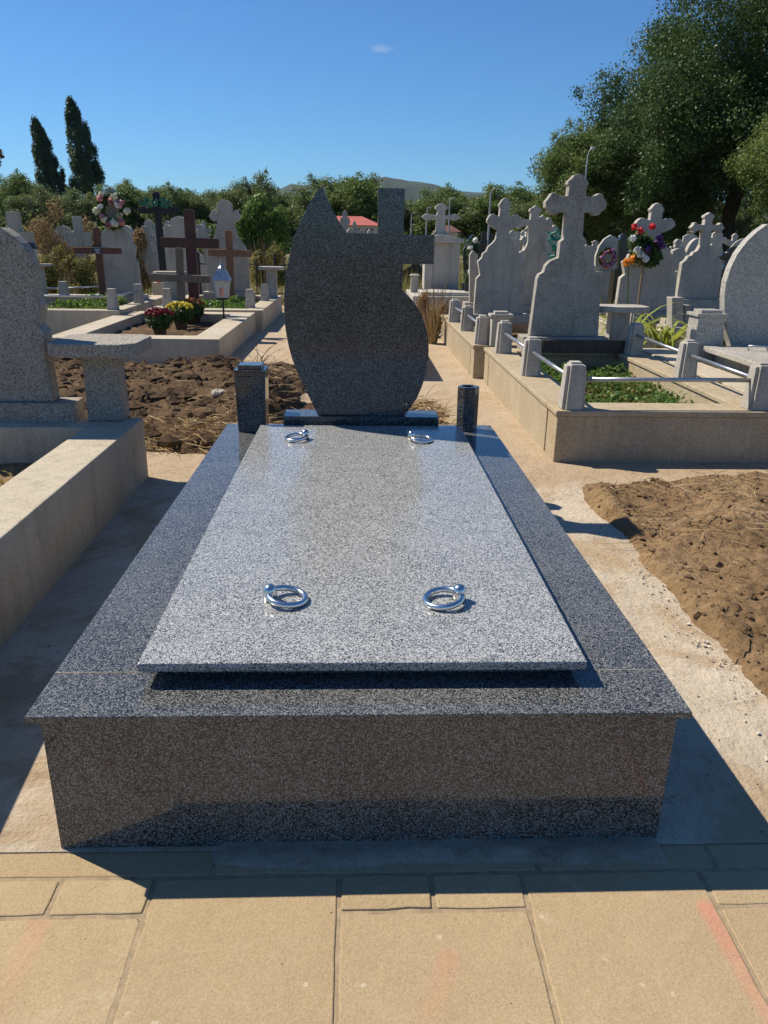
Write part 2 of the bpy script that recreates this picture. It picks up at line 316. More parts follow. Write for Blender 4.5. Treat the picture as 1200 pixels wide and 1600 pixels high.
class MB:
    def __init__(s): s.v = []; s.f = []
    def add(s, vs, fs):
        n = len(s.v); s.v += [tuple(v) for v in vs]; s.f += [tuple(i+n for i in f) for f in fs]; return s
    def box(s, x0, x1, y0, y1, z0, z1, taper=0.0, tz=None):
        a = taper
        vs = [(x0, y0, z0), (x1, y0, z0), (x1, y1, z0), (x0, y1, z0), (x0+a, y0+a, z1), (x1-a, y0+a, z1), (x1-a, y1-a, z1), (x0+a, y1-a, z1)]
        return s.add(vs, [(3, 2, 1, 0), (4, 5, 6, 7), (0, 1, 5, 4), (1, 2, 6, 5), (2, 3, 7, 6), (3, 0, 4, 7)])
    def prism(s, pts, y0, y1):
        """outline in x,z (counter-clockwise seen from -y) pushed from y0 to y1"""
        n = len(pts)
        ar = sum(pts[i][0]*pts[(i+1) % n][1]-pts[(i+1) % n][0]*pts[i][1] for i in range(n))
        if ar < 0: pts = pts[::-1]
        vs = [(x, y0, z) for x, z in pts]+[(x, y1, z) for x, z in pts]
        fs = [tuple(range(n)), tuple(range(2*n-1, n-1, -1))]+[(i, i+n, (i+1) % n+n, (i+1) % n) for i in range(n)]
        return s.add(vs, fs)
    def poly(s, pts, z0, z1):
        """outline in x,y raised from z0 to z1"""
        n = len(pts)
        ar = sum(pts[i][0]*pts[(i+1) % n][1]-pts[(i+1) % n][0]*pts[i][1] for i in range(n))
        if ar < 0: pts = pts[::-1]
        vs = [(x, y, z0) for x, y in pts]+[(x, y, z1) for x, y in pts]
        fs = [tuple(range(n-1, -1, -1)), tuple(range(n, 2*n))]+[(i, (i+1) % n, (i+1) % n+n, i+n) for i in range(n)]
        return s.add(vs, fs)
    def tube(s, path, rad, n=8, cap=True):
        path = [Vector(p) for p in path]; rads = rad if isinstance(rad, (list, tuple)) else [rad]*len(path)
        vs = []; fs = []; up = None
        for i, p in enumerate(path):
            d = (path[min(i+1, len(path)-1)]-path[max(i-1, 0)]).normalized()
            if up is None: up = d.orthogonal().normalized()
            a = (up-d*up.dot(d)).normalized(); b = d.cross(a); up = a
            for k in range(n):
                t = 2*math.pi*k/n; vs.append(p+(a*math.cos(t)+b*math.sin(t))*rads[i])
        for i in range(len(path)-1):
            for k in range(n):
                fs.append((i*n+k, i*n+(k+1) % n, (i+1)*n+(k+1) % n, (i+1)*n+k))
        if cap: fs += [tuple(range(n-1, -1, -1)), tuple(range((len(path)-1)*n, len(path)*n))]
        return s.add(vs, fs)
    def lathe(s, prof, c=(0, 0, 0), n=20):
        vs = []; fs = []
        for r, z in prof:
            for k in range(n): vs.append((c[0]+r*math.cos(2*math.pi*k/n), c[1]+r*math.sin(2*math.pi*k/n), c[2]+z))
        for i in range(len(prof)-1):
            for k in range(n): fs.append((i*n+k, i*n+(k+1) % n, (i+1)*n+(k+1) % n, (i+1)*n+k))
        fs += [tuple(range(n-1, -1, -1)), tuple(range((len(prof)-1)*n, len(prof)*n))]
        return s.add(vs, fs)
    def torus(s, c, R_, r, ax=Matrix.Identity(3), n=40, m=12):
        vs = []; fs = []; c = Vector(c)
        for i in range(n):
            a = 2*math.pi*i/n
            for j in range(m):
                b = 2*math.pi*j/m
                vs.append(c+ax@Vector(((R_+r*math.cos(b))*math.cos(a), (R_+r*math.cos(b))*math.sin(a), r*math.sin(b))))
        for i in range(n):
            for j in range(m):
                fs.append((i*m+j, ((i+1) % n)*m+j, ((i+1) % n)*m+(j+1) % m, i*m+(j+1) % m))
        return s.add(vs, fs)
    def mesh(s, name):
        me = bpy.data.meshes.new(name); me.from_pydata(s.v, [], s.f); me.update(); return me
    def build(s, name, mat, parent=None, loc=(0, 0, 0), bevel=0, smooth=False):
        return link(name, s.mesh(name), mat, parent, loc, bevel, smooth)
def np_mesh(name, V, F):
    """V (n,3), F (m,k) -> mesh, quick"""
    me = bpy.data.meshes.new(name); V = np.asarray(V, np.float32); F = np.asarray(F, np.int32)
    me.vertices.add(len(V)); me.vertices.foreach_set('co', V.ravel())
    k = F.shape[1]; me.loops.add(F.size); me.loops.foreach_set('vertex_index', F.ravel())
    me.polygons.add(len(F)); me.polygons.foreach_set('loop_start', np.arange(0, F.size, k, dtype=np.int32)); me.polygons.foreach_set('loop_total', np.full(len(F), k, np.int32))
    me.update(calc_edges=True); me.validate(); return me
def quads(P, size, rng, up=0.3, aspect=0.55, N=None):
    """leaf-shaped rhombs at points P"""
    n = len(P); d = rng.normal(size=(n, 3)) if N is None else N+rng.normal(size=(n, 3))*0.7
    d[:, 2] += up; d /= np.linalg.norm(d, axis=1)[:, None]+1e-9
    a = np.cross(d, rng.normal(size=(n, 3))); a /= np.linalg.norm(a, axis=1)[:, None]+1e-9
    b = np.cross(d, a); s = size*(0.6+0.8*rng.random(n))[:, None]
    fold = d*s*0.18
    V = np.stack([P-a*s, P+b*s*aspect+fold, P+a*s, P-b*s*aspect+fold], 1).reshape(-1, 3)
    return V, np.arange(4*n).reshape(-1, 4)
def blob_points(blobs, n, rng, shell=2.4):
    w_ = np.array([b[3] if len(b) > 3 else b[1][0]*b[1][2] for b in blobs], float); w_ /= w_.sum()
    idx = rng.choice(len(blobs), n, p=w_)
    C = np.array([b[0] for b in blobs])[idx]; Rr = np.array([b[1] for b in blobs])[idx]
    d = rng.normal(size=(n, 3)); d /= np.linalg.norm(d, axis=1)[:, None]
    r = rng.random(n)**(1/shell)
    return C+d*Rr*r[:, None], d

# ------------------------------------------------------------------ setting: ground
def grid_sheet(name, x0, x1, y0, y1, res, hf, mat, kind=None, parent=None):
    nx = max(2, int((x1-x0)/res)+1); ny = max(2, int((y1-y0)/res)+1)
    V = []
    for j in range(ny):
        for i in range(nx):
            x = x0+(x1-x0)*i/(nx-1); y = y0+(y1-y0)*j/(ny-1); V.append((x, y, hf(x, y)))
    F = [(j*nx+i, j*nx+i+1, (j+1)*nx+i+1, (j+1)*nx+i) for j in range(ny-1) for i in range(nx-1)]
    o = link(name, np_mesh(name, V, F), mat, parent, smooth=True)
    if kind: o['kind'] = kind
    return o
def fbm(x, y, s, o=4, z=0.0):
    return noise.fractal(Vector((x*s, y*s, z)), 0.9, 2.1, o)
def sstep(a, b, x):
    t = min(1, max(0, (x-a)/(b-a))); return t*t*(3-2*t)

props(MB().add([(-1500, -90, -0.05), (1500, -90, -0.05), (1500, 1950, -0.05), (-1500, 1950, -0.05)], [(0, 1, 2, 3)]).build('ground', 'ground'), kind='structure')
props(MB().box(-3.3, 2.62, -0.005, 13.0, -0.04, 0.0).build('walkway', 'path'), kind='structure')
# pavement in front: bedding and single stones
pav = MB().box(-2.6, 2.6, -3.2, -0.006, -0.045, -0.0028).build('pavement', 'joint'); pav['kind'] = 'structure'
g = 0.0042
def paver(x0, x1, y0, y1, dz):
    a, b, c, d = x0+g, x1-g, y0+g, y1-g; pts = []
    def side(p, q):
        n = max(2, int(math.hypot(q[0]-p[0], q[1]-p[1])/0.035))
        for k in range(n):
            t = k/n; w_ = 0.0 if k == 0 else random.uniform(-.0013, .0009)-(0.004*random.random() if random.random() < .05 else 0)
            nx, ny = (q[1]-p[1]), -(q[0]-p[0]); L = math.hypot(nx, ny)
            r_ = 0.0025*random.random() if k == 0 else 0
            pts.append((p[0]+(q[0]-p[0])*t+nx/L*w_+r_*(1 if p[0] < (a+b)/2 else -1), p[1]+(q[1]-p[1])*t+ny/L*w_+r_*(1 if p[1] < (c+d)/2 else -1)))
    side((a, c), (b, c)); side((b, c), (b, d)); side((b, d), (a, d)); side((a, d), (a, c))
    mb = MB().poly(pts, -0.045, dz); tx, ty = random.uniform(-.004, .004), random.uniform(-.004, .004)
    mb.v = [(x, y, z+((x-(a+b)/2)*tx+(y-(c+d)/2)*ty if z > -.02 else 0)) for x, y, z in mb.v]
    mb.build('paving_stone', 'pave', pav, bevel=0.0028)
random.seed(4)
pitchx = 0.3625
for k in range(-5, 6):
    x0 = -0.772+(k+0)*pitchx; x1 = x0+pitchx
    big = (k % 2 == 1)
    for row in range(0, 8):
        yt = -0.075-row*0.463; 
        if yt < -2.9: break
        odd = (k+row) % 2
        if odd:
            paver(x0, x1, yt-0.3705, yt, random.uniform(-.002, .002))
            xm = (x0+x1)/2; paver(x0, xm, yt-0.463, yt-0.3705, 0); paver(xm, x1, yt-0.463, yt-0.3705, 0)
        else:
            xm = (x0+x1)/2; paver(x0, xm, yt-0.09, yt, random.uniform(-.002, .002)); paver(xm, x1, yt-0.09, yt, random.uniform(-.002, .002))
            paver(x0, x1, yt-0.463, yt-0.09, random.uniform(-.002, .002))
xs = [-2.6, -1.75, -0.95, -0.30, 0.355, 0.72, 1.35, 2.0, 2.6]
for a, b in zip(xs[:-1], xs[1:]): paver(a, b, -0.075, -0.004, -0.001)
# smeared mortar along the tomb foot
def mort(x, y):
    e = min(sstep(-0.34, -0.27, x), 1-sstep(0.615, 0.635, x))
    edge = -0.052+0.018*fbm(x*1.0, 3, 5)
    return 0.001+0.009*e*sstep(edge-0.012, edge+0.03, y)+0.003*fbm(x, y, 30)*e-0.012*(1-e*sstep(edge-0.014, edge+0.002, y))
props(grid_sheet('mortar_strip', -0.36, 0.65, -0.082, 0.01, 0.006, mort, 'mortar'), kind='structure')

# dug earth at the right
def d_right(x, y):
    edge = 1.085+0.022*fbm(0, y, 3.1)+0.012*fbm(1, y, 11)
    far = 2.47+0.05*fbm(x, 0, 3)
    near = -0.02-0.0*x
    e = sstep(edge-0.03, edge+0.10, x)*(1-sstep(far-0.09, far+0.02, y))*sstep(near, near+0.08, y)
    h = 0.028+0.05*sstep(1.1, 1.8, x)+0.035*fbm(x, y, 2.6)+0.02*fbm(x, y, 6, 6)-0.012*max(0, fbm(x, y, 15, 4, 3.0))+0.008*fbm(x, y, 40, 4)+0.045*math.exp(-((x-1.16)**2/0.006+(y-2.02)**2/0.05))
    return -0.03+e*(h+0.03)
props(grid_sheet('dug_earth_right', 1.02, 2.9, -0.05, 2.56, 0.012, d_right, 'soil'), kind='structure')
# earth and straw behind the tomb
def d_back(x, y):
    e = sstep(2.95, 3.18, y+0.06*fbm(x, 0, 4))*(1-sstep(5.9, 6.2, y))*(1-sstep(-0.62, -0.40, x+0.1*fbm(0, y, 2)))*sstep(-3.15, -3.0, x)
    e2 = sstep(-0.75, -0.6, x)*(1-sstep(0.55, 0.72, x+0.08*fbm(0, y, 3)))*sstep(2.42, 2.5, y)*(1-sstep(4.4, 4.75, y))
    pile = 0.20*math.exp(-((x+0.72)**2/0.09+(y-4.35)**2/0.35))+0.09*math.exp(-((x+1.25)**2/0.12+(y-5.2)**2/0.5))+0.10*math.exp(-((x+3.0)**2/0.1+(y-5.7)**2/0.3))
    h = 0.06+0.05*fbm(x, y, 1.8)+0.03*fbm(x, y, 5.5, 6)+0.014*fbm(x, y, 24, 4)+pile
    return -0.03+max(e*(h+0.03), e2*(0.045+0.02*fbm(x, y, 9)))
props(grid_sheet('dug_earth_back', -3.2, 0.9, 2.4, 6.3, 0.022, d_back, 'soil_dark'), kind='structure')

# loose stuff on the earth
rng = np.random.default_rng(7)
def ico():
    bm = bmesh.new(); bmesh.ops.create_icosphere(bm, subdivisions=1, radius=1)
    V = np.array([v.co[:] for v in bm.verts]); F = np.array([[v.index for v in f.verts] for f in bm.faces]); bm.free(); return V, F
IV, IF = ico()
def clods(name, pts, size, mat, label, cat, rng, flat=0.7):
    Vs = []; Fs = []
    for i, p in enumerate(pts):
        s = size[0]+(size[1]-size[0])*rng.random()**6
        v = IV*(1+np.clip(rng.normal(size=(len(IV), 1))*0.3, -0.55, 0.7))*s*np.array([1, 0.6+0.6*rng.random(), flat*(0.6+0.5*rng.random())])
        a = rng.random()*6.3; c, s_ = math.cos(a), math.sin(a)
        v = v@np.array([[c, s_, 0], [-s_, c, 0], [0, 0, 1]])
        Vs.append(v+np.array(p)); Fs.append(IF+i*len(IV))
    o = link(name, np_mesh(name, np.concatenate(Vs), np.concatenate(Fs)), mat)
    o.data.shade_flat()
    return props(o, label, cat, kind='stuff')
def straws(name, pts, L, wd, mat, label, cat, rng, tilt=0.25, curl=0.5, zmax=9):
    Vs = []; Fs = []; n = 0
    for p in pts:
        l = L[0]+(L[1]-L[0])*rng.random()**2; a = rng.random()*6.3; el = rng.normal()*tilt
        el = min(1.3, abs(el)); q = np.array(p, float); da = rng.normal()*curl; k = 5
        w_ = wd*(0.6+0.8*rng.random()); ring = []
        for i in range(k):
            t = np.array([math.cos(a)*math.cos(el), math.sin(a)*math.cos(el), math.sin(el)])
            sd_ = np.array([-math.sin(a), math.cos(a), 0]); ww = w_*(1-0.6*i/(k-1))
            ring += [q-sd_*ww, q+sd_*ww*0.3+np.array([0, 0, ww*1.2])]
            q = q+t*l/(k-1); a += da/(k-1); el -= rng.random()*0.35*tilt*2
            el = max(el, -0.1)
        Vs += ring; Fs += [(n+2*i, n+2*i+2, n+2*i+3, n+2*i+1) for i in range(k-1)]; n += 2*k
    o = link(name, np_mesh(name, Vs, Fs), mat)
    return props(o, label, cat, kind='stuff')
def scatter(n, x0, x1, y0, y1, hf, rng, zmin=0.0, off=0.0):
    out = []
    while len(out) < n:
        x = x0+(x1-x0)*rng.random(); y = y0+(y1-y0)*rng.random(); z = hf(x, y)
        if z > zmin: out.append((x, y, z+off))
    return out
clods('earth_clods', scatter(2600, 1.1, 2.6, 0.1, 2.45, d_right, rng, 0.015), (0.003, 0.022), 'clod', 'loose brown earth clods on the dug patch right of the tomb', 'clods', rng)
clods('earth_clods', scatter(2200, -3.0, -0.45, 3.1, 6.0, d_back, rng, 0.02), (0.006, 0.085), 'clod_dark', 'loose dark earth clods on the dug patch behind the tomb', 'clods', rng)
straws('dry_roots', scatter(260, 1.12, 2.5, 0.3, 2.5, d_right, rng, 0.02, 0.006)+scatter(420, 1.15, 2.5, 1.6, 2.5, d_right, rng, -0.02, 0.008), (0.03, 0.22), 0.0022, 'twig', 'dry roots and stalks strewn on the dug patch right of the tomb', 'roots', rng, 0.18)
straws('straw_litter', scatter(800, -1.35, -0.5, 2.98, 3.6, d_back, rng, -0.02, 0.012)+scatter(260, -2.6, -0.5, 3.6, 5.9, d_back, rng, 0.02, 0.01), (0.04, 0.2), 0.0022, 'straw', 'golden straw litter lying left behind the granite tomb', 'straw', rng, 0.22)
straws('straw_litter', scatter(1300, 0.05, 0.72, 2.5, 4.6, d_back, rng, -0.01, 0.012), (0.06, 0.26), 0.0032, 'straw', 'golden straw litter lying right behind the granite tomb', 'straw', rng, 0.25)
straws('dry_roots', scatter(420, -1.0, -0.48, 3.7, 5.0, d_back, rng, 0.03, 0.012), (0.08, 0.35), 0.003, 'twig', 'tangle of dry roots on the earth pile left of the headstone', 'roots', rng, 0.5, 1.6)
crp = [(1.075+rng.normal()*0.02, y, 0.006) for y in (0.5+1.0*rng.random(220))]+[(1.05+rng.normal()*0.04, y, 0.004) for y in (0.2+2.2*rng.random(50))]
def flat0(x, y): return 0.0
clods('grit', [(x, y, 0.001) for x, y in zip(0.64+0.44*rng.random(420), 0.0+2.85*rng.random(420))]+[(-1.09+0.2*rng.random()**2, y, 0.001) for y in 3.0*rng.random(160)]+[(0.95+0.14*rng.random()**0.5, y, 0.001) for y in 2.9+6*rng.random(260)]+[(x, y, 0.001) for x, y in zip(-0.95+2.2*rng.random(50), -0.06-0.5*rng.random(50))], (0.0008, 0.004), 'clod', 'scattered brown grit on the path and paving round the tomb', 'grit', rng)
clods('lime_crumbs', crp, (0.0015, 0.007), 'crumb', 'white crumbs of broken concrete along the path edge', 'crumbs', rng)
# a few big stones on the earth pile behind
for (px, py, Y, s) in ((461, 632, 3.75, 0.05), (318, 642, 3.62, 0.062), (343, 611, 4.1, 0.05)):
    p = at(px, py, Y); mb = MB(); r = np.random.default_rng(int(px))
    bm = bmesh.new(); bmesh.ops.create_icosphere(bm, subdivisions=2, radius=1)
    for v in bm.verts:
        v.co = v.co*(1+0.25*noise.noise(v.co*1.3+Vector((px, 0, 0))))
        v.co = Vector((v.co.x*s*1.25, v.co.y*s, max(v.co.z, -0.6)*s*0.62))
    me = bpy.data.meshes.new('stone'); bm.to_mesh(me); bm.free()
    lab = {461: 'pale rough stone lying against the foot of the headstone on the left', 318: 'brown lump of earth-caked stone in the dug patch', 343: 'flat pale stone on the earth behind the granite lantern box'}[px]
    props(link('rubble_stone', me, 'stone' if px != 318 else 'clod', None, (p.x, Y, d_back(p.x, Y)+0.02)), lab, 'stone')

# hills
def hill_h(x, y):
    ridge = float(np.interp(x, [-900, -500, -300, -170, -136, -104, 0, 54, 107, 147, 187, 267, 387, 523, 700, 1100], [60, 70, 62, 84, 100.5, 97.5, 107.5, 118, 109, 105, 93.5, 91, 89, 83, 80, 70]))
    c = math.exp(-((y-1700)/170)**2)
    return -3+(ridge+3)*c*(1+0.02*fbm(x, y, 0.01))+2*fbm(x, y, 0.03)*c
props(grid_sheet('hills', -1400, 1450, 1350, 1930, 16, hill_h, 'hill'), kind='structure')

# ------------------------------------------------------------------ the granite tomb
T = empty('granite_tomb', (0, 1.2, 0), 'polished dark grey granite grave box with overhanging rim in the foreground', 'grave')
def tp(mb, name, mat='granite', bevel=0.0015): 
    mb.v = [(x, y-1.2, z) for x, y, z in mb.v]; return mb.build(name, mat, T, bevel=bevel)
H1, TK = 0.322, 0.016
tp(MB().box(-0.623, 0.623, 0.004, 0.03, 0, H1-TK), 'front_panel')
tp(MB().box(-0.623, -0.597, 0.032, 2.40, 0, H1-TK), 'side_panel')
tp(MB().box(0.597, 0.623, 0.032, 2.40, 0, H1-TK), 'side_panel')
tp(MB().box(-0.595, 0.595, 2.374, 2.40, 0, H1-TK), 'back_panel')
tp(MB().box(-0.65, 0.65, 0.0, 0.158, H1-TK+.0005, H1), 'rim_board')
tp(MB().box(-0.65, -0.40, 0.1592, 2.432, H1-TK+.0005, H1), 'rim_board')
tp(MB().box(0.40, 0.65, 0.1592, 2.432, H1-TK+.0005, H1), 'rim_board')
tp(MB().box(-0.398, 0.398, 2.10, 2.432, H1-TK+.0005, H1), 'rim_board')
for sx in (-1, 1): tp(MB().box(*sorted((sx*0.468, sx*0.6498)), 0.1575, 0.1597, H1-0.004, H1+0.0003), 'joint', 'mortar', 0)
tp(MB().box(-0.418, 0.418, 0.150, 2.12, H1+.0006, H1+0.0295), 'slab_bearer')
# cover slab with its four ring handles
CS = empty('cover_slab', (0, 1.15, 0.352), 'lighter speckled granite cover slab with four steel ring handles on the dark tomb', 'grave slab')
link('slab', MB().box(-0.461, 0.466, 0.108-1.15, 2.195-1.15, 0, 0.021).mesh('slab'), 'granite_slab', CS, bevel=0.004)
def ring(mx, my, dirx, diry, tilt, n):
    """mount at mx,my; the ring lies towards dirx,diry"""
    mnt = MB().lathe([(0.0165, 0), (0.0165, 0.024), (0.0162, 0.029), (0.0148, 0.034), (0.012, 0.038), (0.008, 0.041), (0.004, 0.0425), (0.0004, 0.043)], (0, 0, 0), 24)
    part = mnt.build('ring_mount', 'chrome', CS, (mx, my-1.15, 0.0205), smooth=True)
    d = Vector((dirx, diry, 0)).normalized(); sd_ = Vector((-d.y, d.x, 0)); Rr = 0.044
    dn = (d*math.cos(tilt)+Vector((0, 0, -math.sin(tilt)))).normalized(); ax = Matrix((dn, sd_, dn.cross(sd_))).transposed()
    MB().torus(d*0.010+Vector((0, 0, 0.018))+dn*(Rr-0.012), Rr, 0.0075, ax).build('ring', 'chrome', part, smooth=True)
for (px, py, qx, qy) in ((422, 938, 454, 940), (717, 938, 688, 943), (477, 686, 460, 688), (643, 688, 663, 690)):
    a = atz(px, py, 0.373); b = atz(qx, qy, 0.373); ring(a.x, a.y, b.x-a.x, b.y-a.y, 0.14, px)
# headstone: leaf with a half cross
HY = 2.265
hs_px = [(504.6, 290.2), (508, 303.5), (517, 324), (528.7, 344.6), (540.5, 363.7), (590.4, 365.2), (591, 293.8), (632.8, 294.4), (630.4, 366.7), (679.2, 367.5), (677.7, 412.8), (629.8, 412.8), (628.6, 453.3),
         (637, 461), (644.5, 469.5), (652, 480), (658.5, 492), (663.5, 505), (667.3, 519), (669.4, 533), (670, 547), (669, 563), (665.8, 583), (659.5, 604), (651, 623), (641, 638), (632.5, 650),
         (497, 650), (484.6, 623.8), (470, 594.4), (456.7, 562), (451.4, 543), (447.6, 523.9), (445, 506), (443.9, 488.6), (443.8, 468), (445, 447.5), (447.4, 427), (450.9, 406), (458, 374), (470, 344.6), (484.6, 315), (496.4, 297.6)]
pts = [(p.x, p.z) for p in (at(x, y, HY) for x, y in hs_px)]
zb = min(p[1] for p in pts)
HS = empty('headstone', (0, HY, H1), 'tall dark granite headstone, leaf-shaped with half a cross cut on its right', 'headstone')
link('headstone_foot', MB().box(-0.357, 0.369, -0.028, 0.125, 0.0006, 0.082).mesh('headstone_foot'), 'granite_shaded', HS, bevel=0.002)
pts = [(x, z-H1 if z-zb > 0.012 else 0.0825) for x, z in pts]
link('headstone_plate', MB().prism(pts, 0.0, 0.075).mesh('headstone_plate'), 'granite_shaded', HS, bevel=0.0015)
# vase and lantern box
V_ = empty('granite_vase', (0.516, 2.335, H1), 'hexagonal dark granite flower vase at the right rear corner of the tomb', 'vase')
hexa = [(0.05*math.cos(R(60*k)), 0.05*math.sin(R(60*k))) for k in range(6)]
mb = MB(); n = 24
vs = []; 
def hexr(a):  # distance to hexagon side
    a = (a+math.pi/6) % (math.pi/3)-math.pi/6 if False else (a % (math.pi/3))-math.pi/6
    return 0.05*math.cos(math.pi/6)/math.cos(a)
rings = [('h', 1.0, 0.0006), ('h', 1.03, 0.205), ('h', 0.98, 0.212), ('c', 0.033, 0.212), ('c', 0.031, 0.207), ('c', 0.031, 0.10)]
for kd, k, z in rings:
    for i in range(n):
        a = 2*math.pi*i/n; rr = hexr(a)*k if kd == 'h' else k
        vs.append((rr*math.cos(a), rr*math.sin(a), z))
fs = [(j*n+i, j*n+(i+1) % n, (j+1)*n+(i+1) % n, (j+1)*n+i) for j in range(len(rings)-1) for i in range(n)]
fs += [tuple(range(n-1, -1, -1)), tuple(range((len(rings)-1)*n, len(rings)*n))]
mb.add(vs, fs).build('vase_body', 'granite_shaded', V_)
LB = empty('granite_lantern_box', (-0.508, 2.315, H1), 'square dark granite candle box with stepped lid at the left rear of the tomb', 'candle box')
mb = MB()
b0, b1 = 0.064, 0.072
def fr(w0, w1, y0, y1, z0, z1):
    return [(-w0, y0, z0), (w0, y0, z0), (w0, y1, z0), (-w0, y1, z0), (-w1, y0, z1), (w1, y0, z1), (w1, y1, z1), (-w1, y1, z1)]
BF = [(3, 2, 1, 0), (4, 5, 6, 7), (0, 1, 5, 4), (1, 2, 6, 5), (2, 3, 7, 6), (3, 0, 4, 7)]
MB().add(fr(b0, b1, -0.055, 0.075, 0.0006, 0.283), BF).build('box_body', 'granite_shaded', LB, bevel=0.0015)
MB().add(fr(b0*0.78, b1*0.78, -0.061, -0.0555, 0.0006, 0.262), BF).build('front_plate', 'granite_shaded', LB, bevel=0.001)
MB().box(-b1+0.0, b1, -0.062, 0.075, 0.2835, 0.291).build('box_rim', 'granite_shaded', LB, bevel=0.001)
MB().box(-0.055, 0.055, -0.045, 0.06, 0.2915, 0.311).build('lid', 'granite_shaded', LB, bevel=0.002)

# ------------------------------------------------------------------ grave borders
def border(name, label, x0, x1, y0, y1, h=0.3, cw=0.2, mat='curb', soil='soil_dark', sz=0.1, posts=(), rails=(), pm='post', group=None, coping=True, ph=0.262, psc=1.0, sides='fblr'):
    cx, cy = (x0+x1)/2, (y0+y1)/2
    e = empty(name, (cx, cy, 0), label, 'grave border', group)
    lip = 0.012 if coping else 0.0
    def curb(a, b, c, d):
        o = MB().box(a-cx, b-cx, c-cy, d-cy, -0.03, h-(0.032 if coping else 0)).build('curb', mat, e, bevel=0.006)
        if coping: MB().box(a-cx-lip, b-cx+lip, c-cy-lip, d-cy+lip, h-0.0315, h).build('coping', mat, o, bevel=0.006)
    if 'f' in sides: curb(x0, x1, y0, y0+cw)
    if 'b' in sides: curb(x0, x1, y1-cw, y1)
    gp = 2*lip+0.001
    if 'l' in sides: curb(x0, x0+cw, y0+cw+gp, y1-cw-gp)
    if 'r' in sides: curb(x1-cw, x1, y0+cw+gp, y1-cw-gp)
    if soil:
        o = grid_sheet('soil', x0+cw*0.6-cx, x1-cw*0.6-cx, y0+cw*0.6-cy, y1-cw*0.6-cy, 0.06, lambda x, y: sz+0.03*fbm(x+cx, y+cy, 4)+0.012*fbm(x, y, 18), soil, None, e)
    pl = []
    for (x, y, rz) in posts:
        m = post_mesh(ph, psc); o = link('post', m, pm, e, (x-cx, y-cy, h+0.0005), bevel=0.004); o.rotation_euler = (0, 0, rz); pl.append((x, y))
    for i, j in rails:
        a, b = pl[i], pl[j]
        p = Vector((a[0]-cx, a[1]-cy, h+ph*0.62)); q = Vector((b[0]-cx, b[1]-cy, h+ph*0.62)); dd = (q-p).normalized()*0.05
        MB().tube([p+dd, q-dd], 0.0125, 10).build('rail', 'rail', e, smooth=True)
    return e
_pm = {}
def post_mesh(h, s):
    k = (round(h, 3), s)
    if s < 0 and k not in _pm:
        _pm[k] = MB().add([(-.062, -.055, 0), (.062, -.055, 0), (.062, .055, 0), (-.062, .055, 0), (-.047, -.042, h), (.047, -.042, h), (.047, .042, h), (-.047, .042, h)], BF).mesh('post')
    if k not in _pm:
        mb = MB()
        def tb(w0, w1, d0, d1, z1): mb.add([(-w0, -d0, 0), (w0, -d0, 0), (w0, d0, 0), (-w0, d0, 0), (-w1, -d1, z1), (w1, -d1, z1), (w1, d1, z1), (-w1, d1, z1)], BF)
        tb(0.066*s, 0.054*s, 0.046*s, 0.036*s, h*0.925); tb(0.046*s, 0.034*s, 0.064*s, 0.052*s, h*0.955); tb(0.040*s, 0.030*s, 0.042*s, 0.030*s, h)
        _pm[k] = mb.mesh('post'); 
    return _pm[k]

border('grave_border', 'tan concrete grave border with five posts and steel rails right of the tomb', 1.105, 2.42, 2.89, 5.46, mat='terrazzo_tan', cw=0.215, sz=0.13,
       posts=((1.195, 2.955, 0), (1.195, 4.045, 0), (1.20, 5.13, 0), (2.265, 2.975, 0), (2.262, 3.97, 0), (2.285, 5.09, 0)), rails=((0, 1), (1, 2), (0, 3), (3, 4), (4, 5)))
border('grave_border', 'tan concrete grave border at far end of right path, three posts along its edge', 1.03, 2.45, 5.60, 8.4, mat='terrazzo_tan', cw=0.2, sz=0.12,
       posts=((1.105, 5.69, 0), (1.11, 6.72, 0), (1.085, 7.57, 0), (2.3, 6.75, 0)), rails=((0, 1), (1, 2)), ph=0.25)
border('grave_border', 'pale concrete grave border under the grey arched headstone at right edge', 2.47, 4.4, 2.91, 5.5, mat='curb', cw=0.215, sz=0.12, posts=((2.53, 2.975, 0),), rails=())
lbd = border('grave_border', 'broad concrete grave border at the left edge of the picture', -3.4, -1.102, -0.02, 2.585, mat='curb', cw=0.225, h=0.314, sz=0.13, coping=False, soil='soil')
MB().add([(0.93, -1.2, 0.3145), (1.14, -1.2, 0.3145), (1.14, -0.66, 0.3145), (0.93, -0.66, 0.3145), (0.93, -1.2, 0.49), (1.14, -1.2, 0.49), (1.14, -0.66, 0.42), (0.93, -0.66, 0.42)], [(3, 2, 1, 0), (4, 5, 6, 7), (0, 1, 5, 4), (1, 2, 6, 5), (2, 3, 7, 6), (3, 0, 4, 7)]).build('shade_block', 'curb', lbd, bevel=0.006)  # unseen block added on the border, shaped to cast shade over the left walkway
border('grave_border', 'concrete border of the flower bed with chrysanthemums and wooden crosses', -3.0, -1.345, 6.25, 9.0, h=0.245, cw=0.27, mat='curb', sz=0.14, coping=False)
border('grave_border', 'concrete grave border with short posts behind the flower bed, before bell-shaped headstone', -2.75, -1.25, 9.03, 11.7, h=0.27, cw=0.22, mat='curb', sz=0.2, coping=False, ph=0.24, psc=-1,
       posts=((-1.46, 9.4, 0), (-1.40, 10.6, 0), (-2.55, 9.35, 0)))
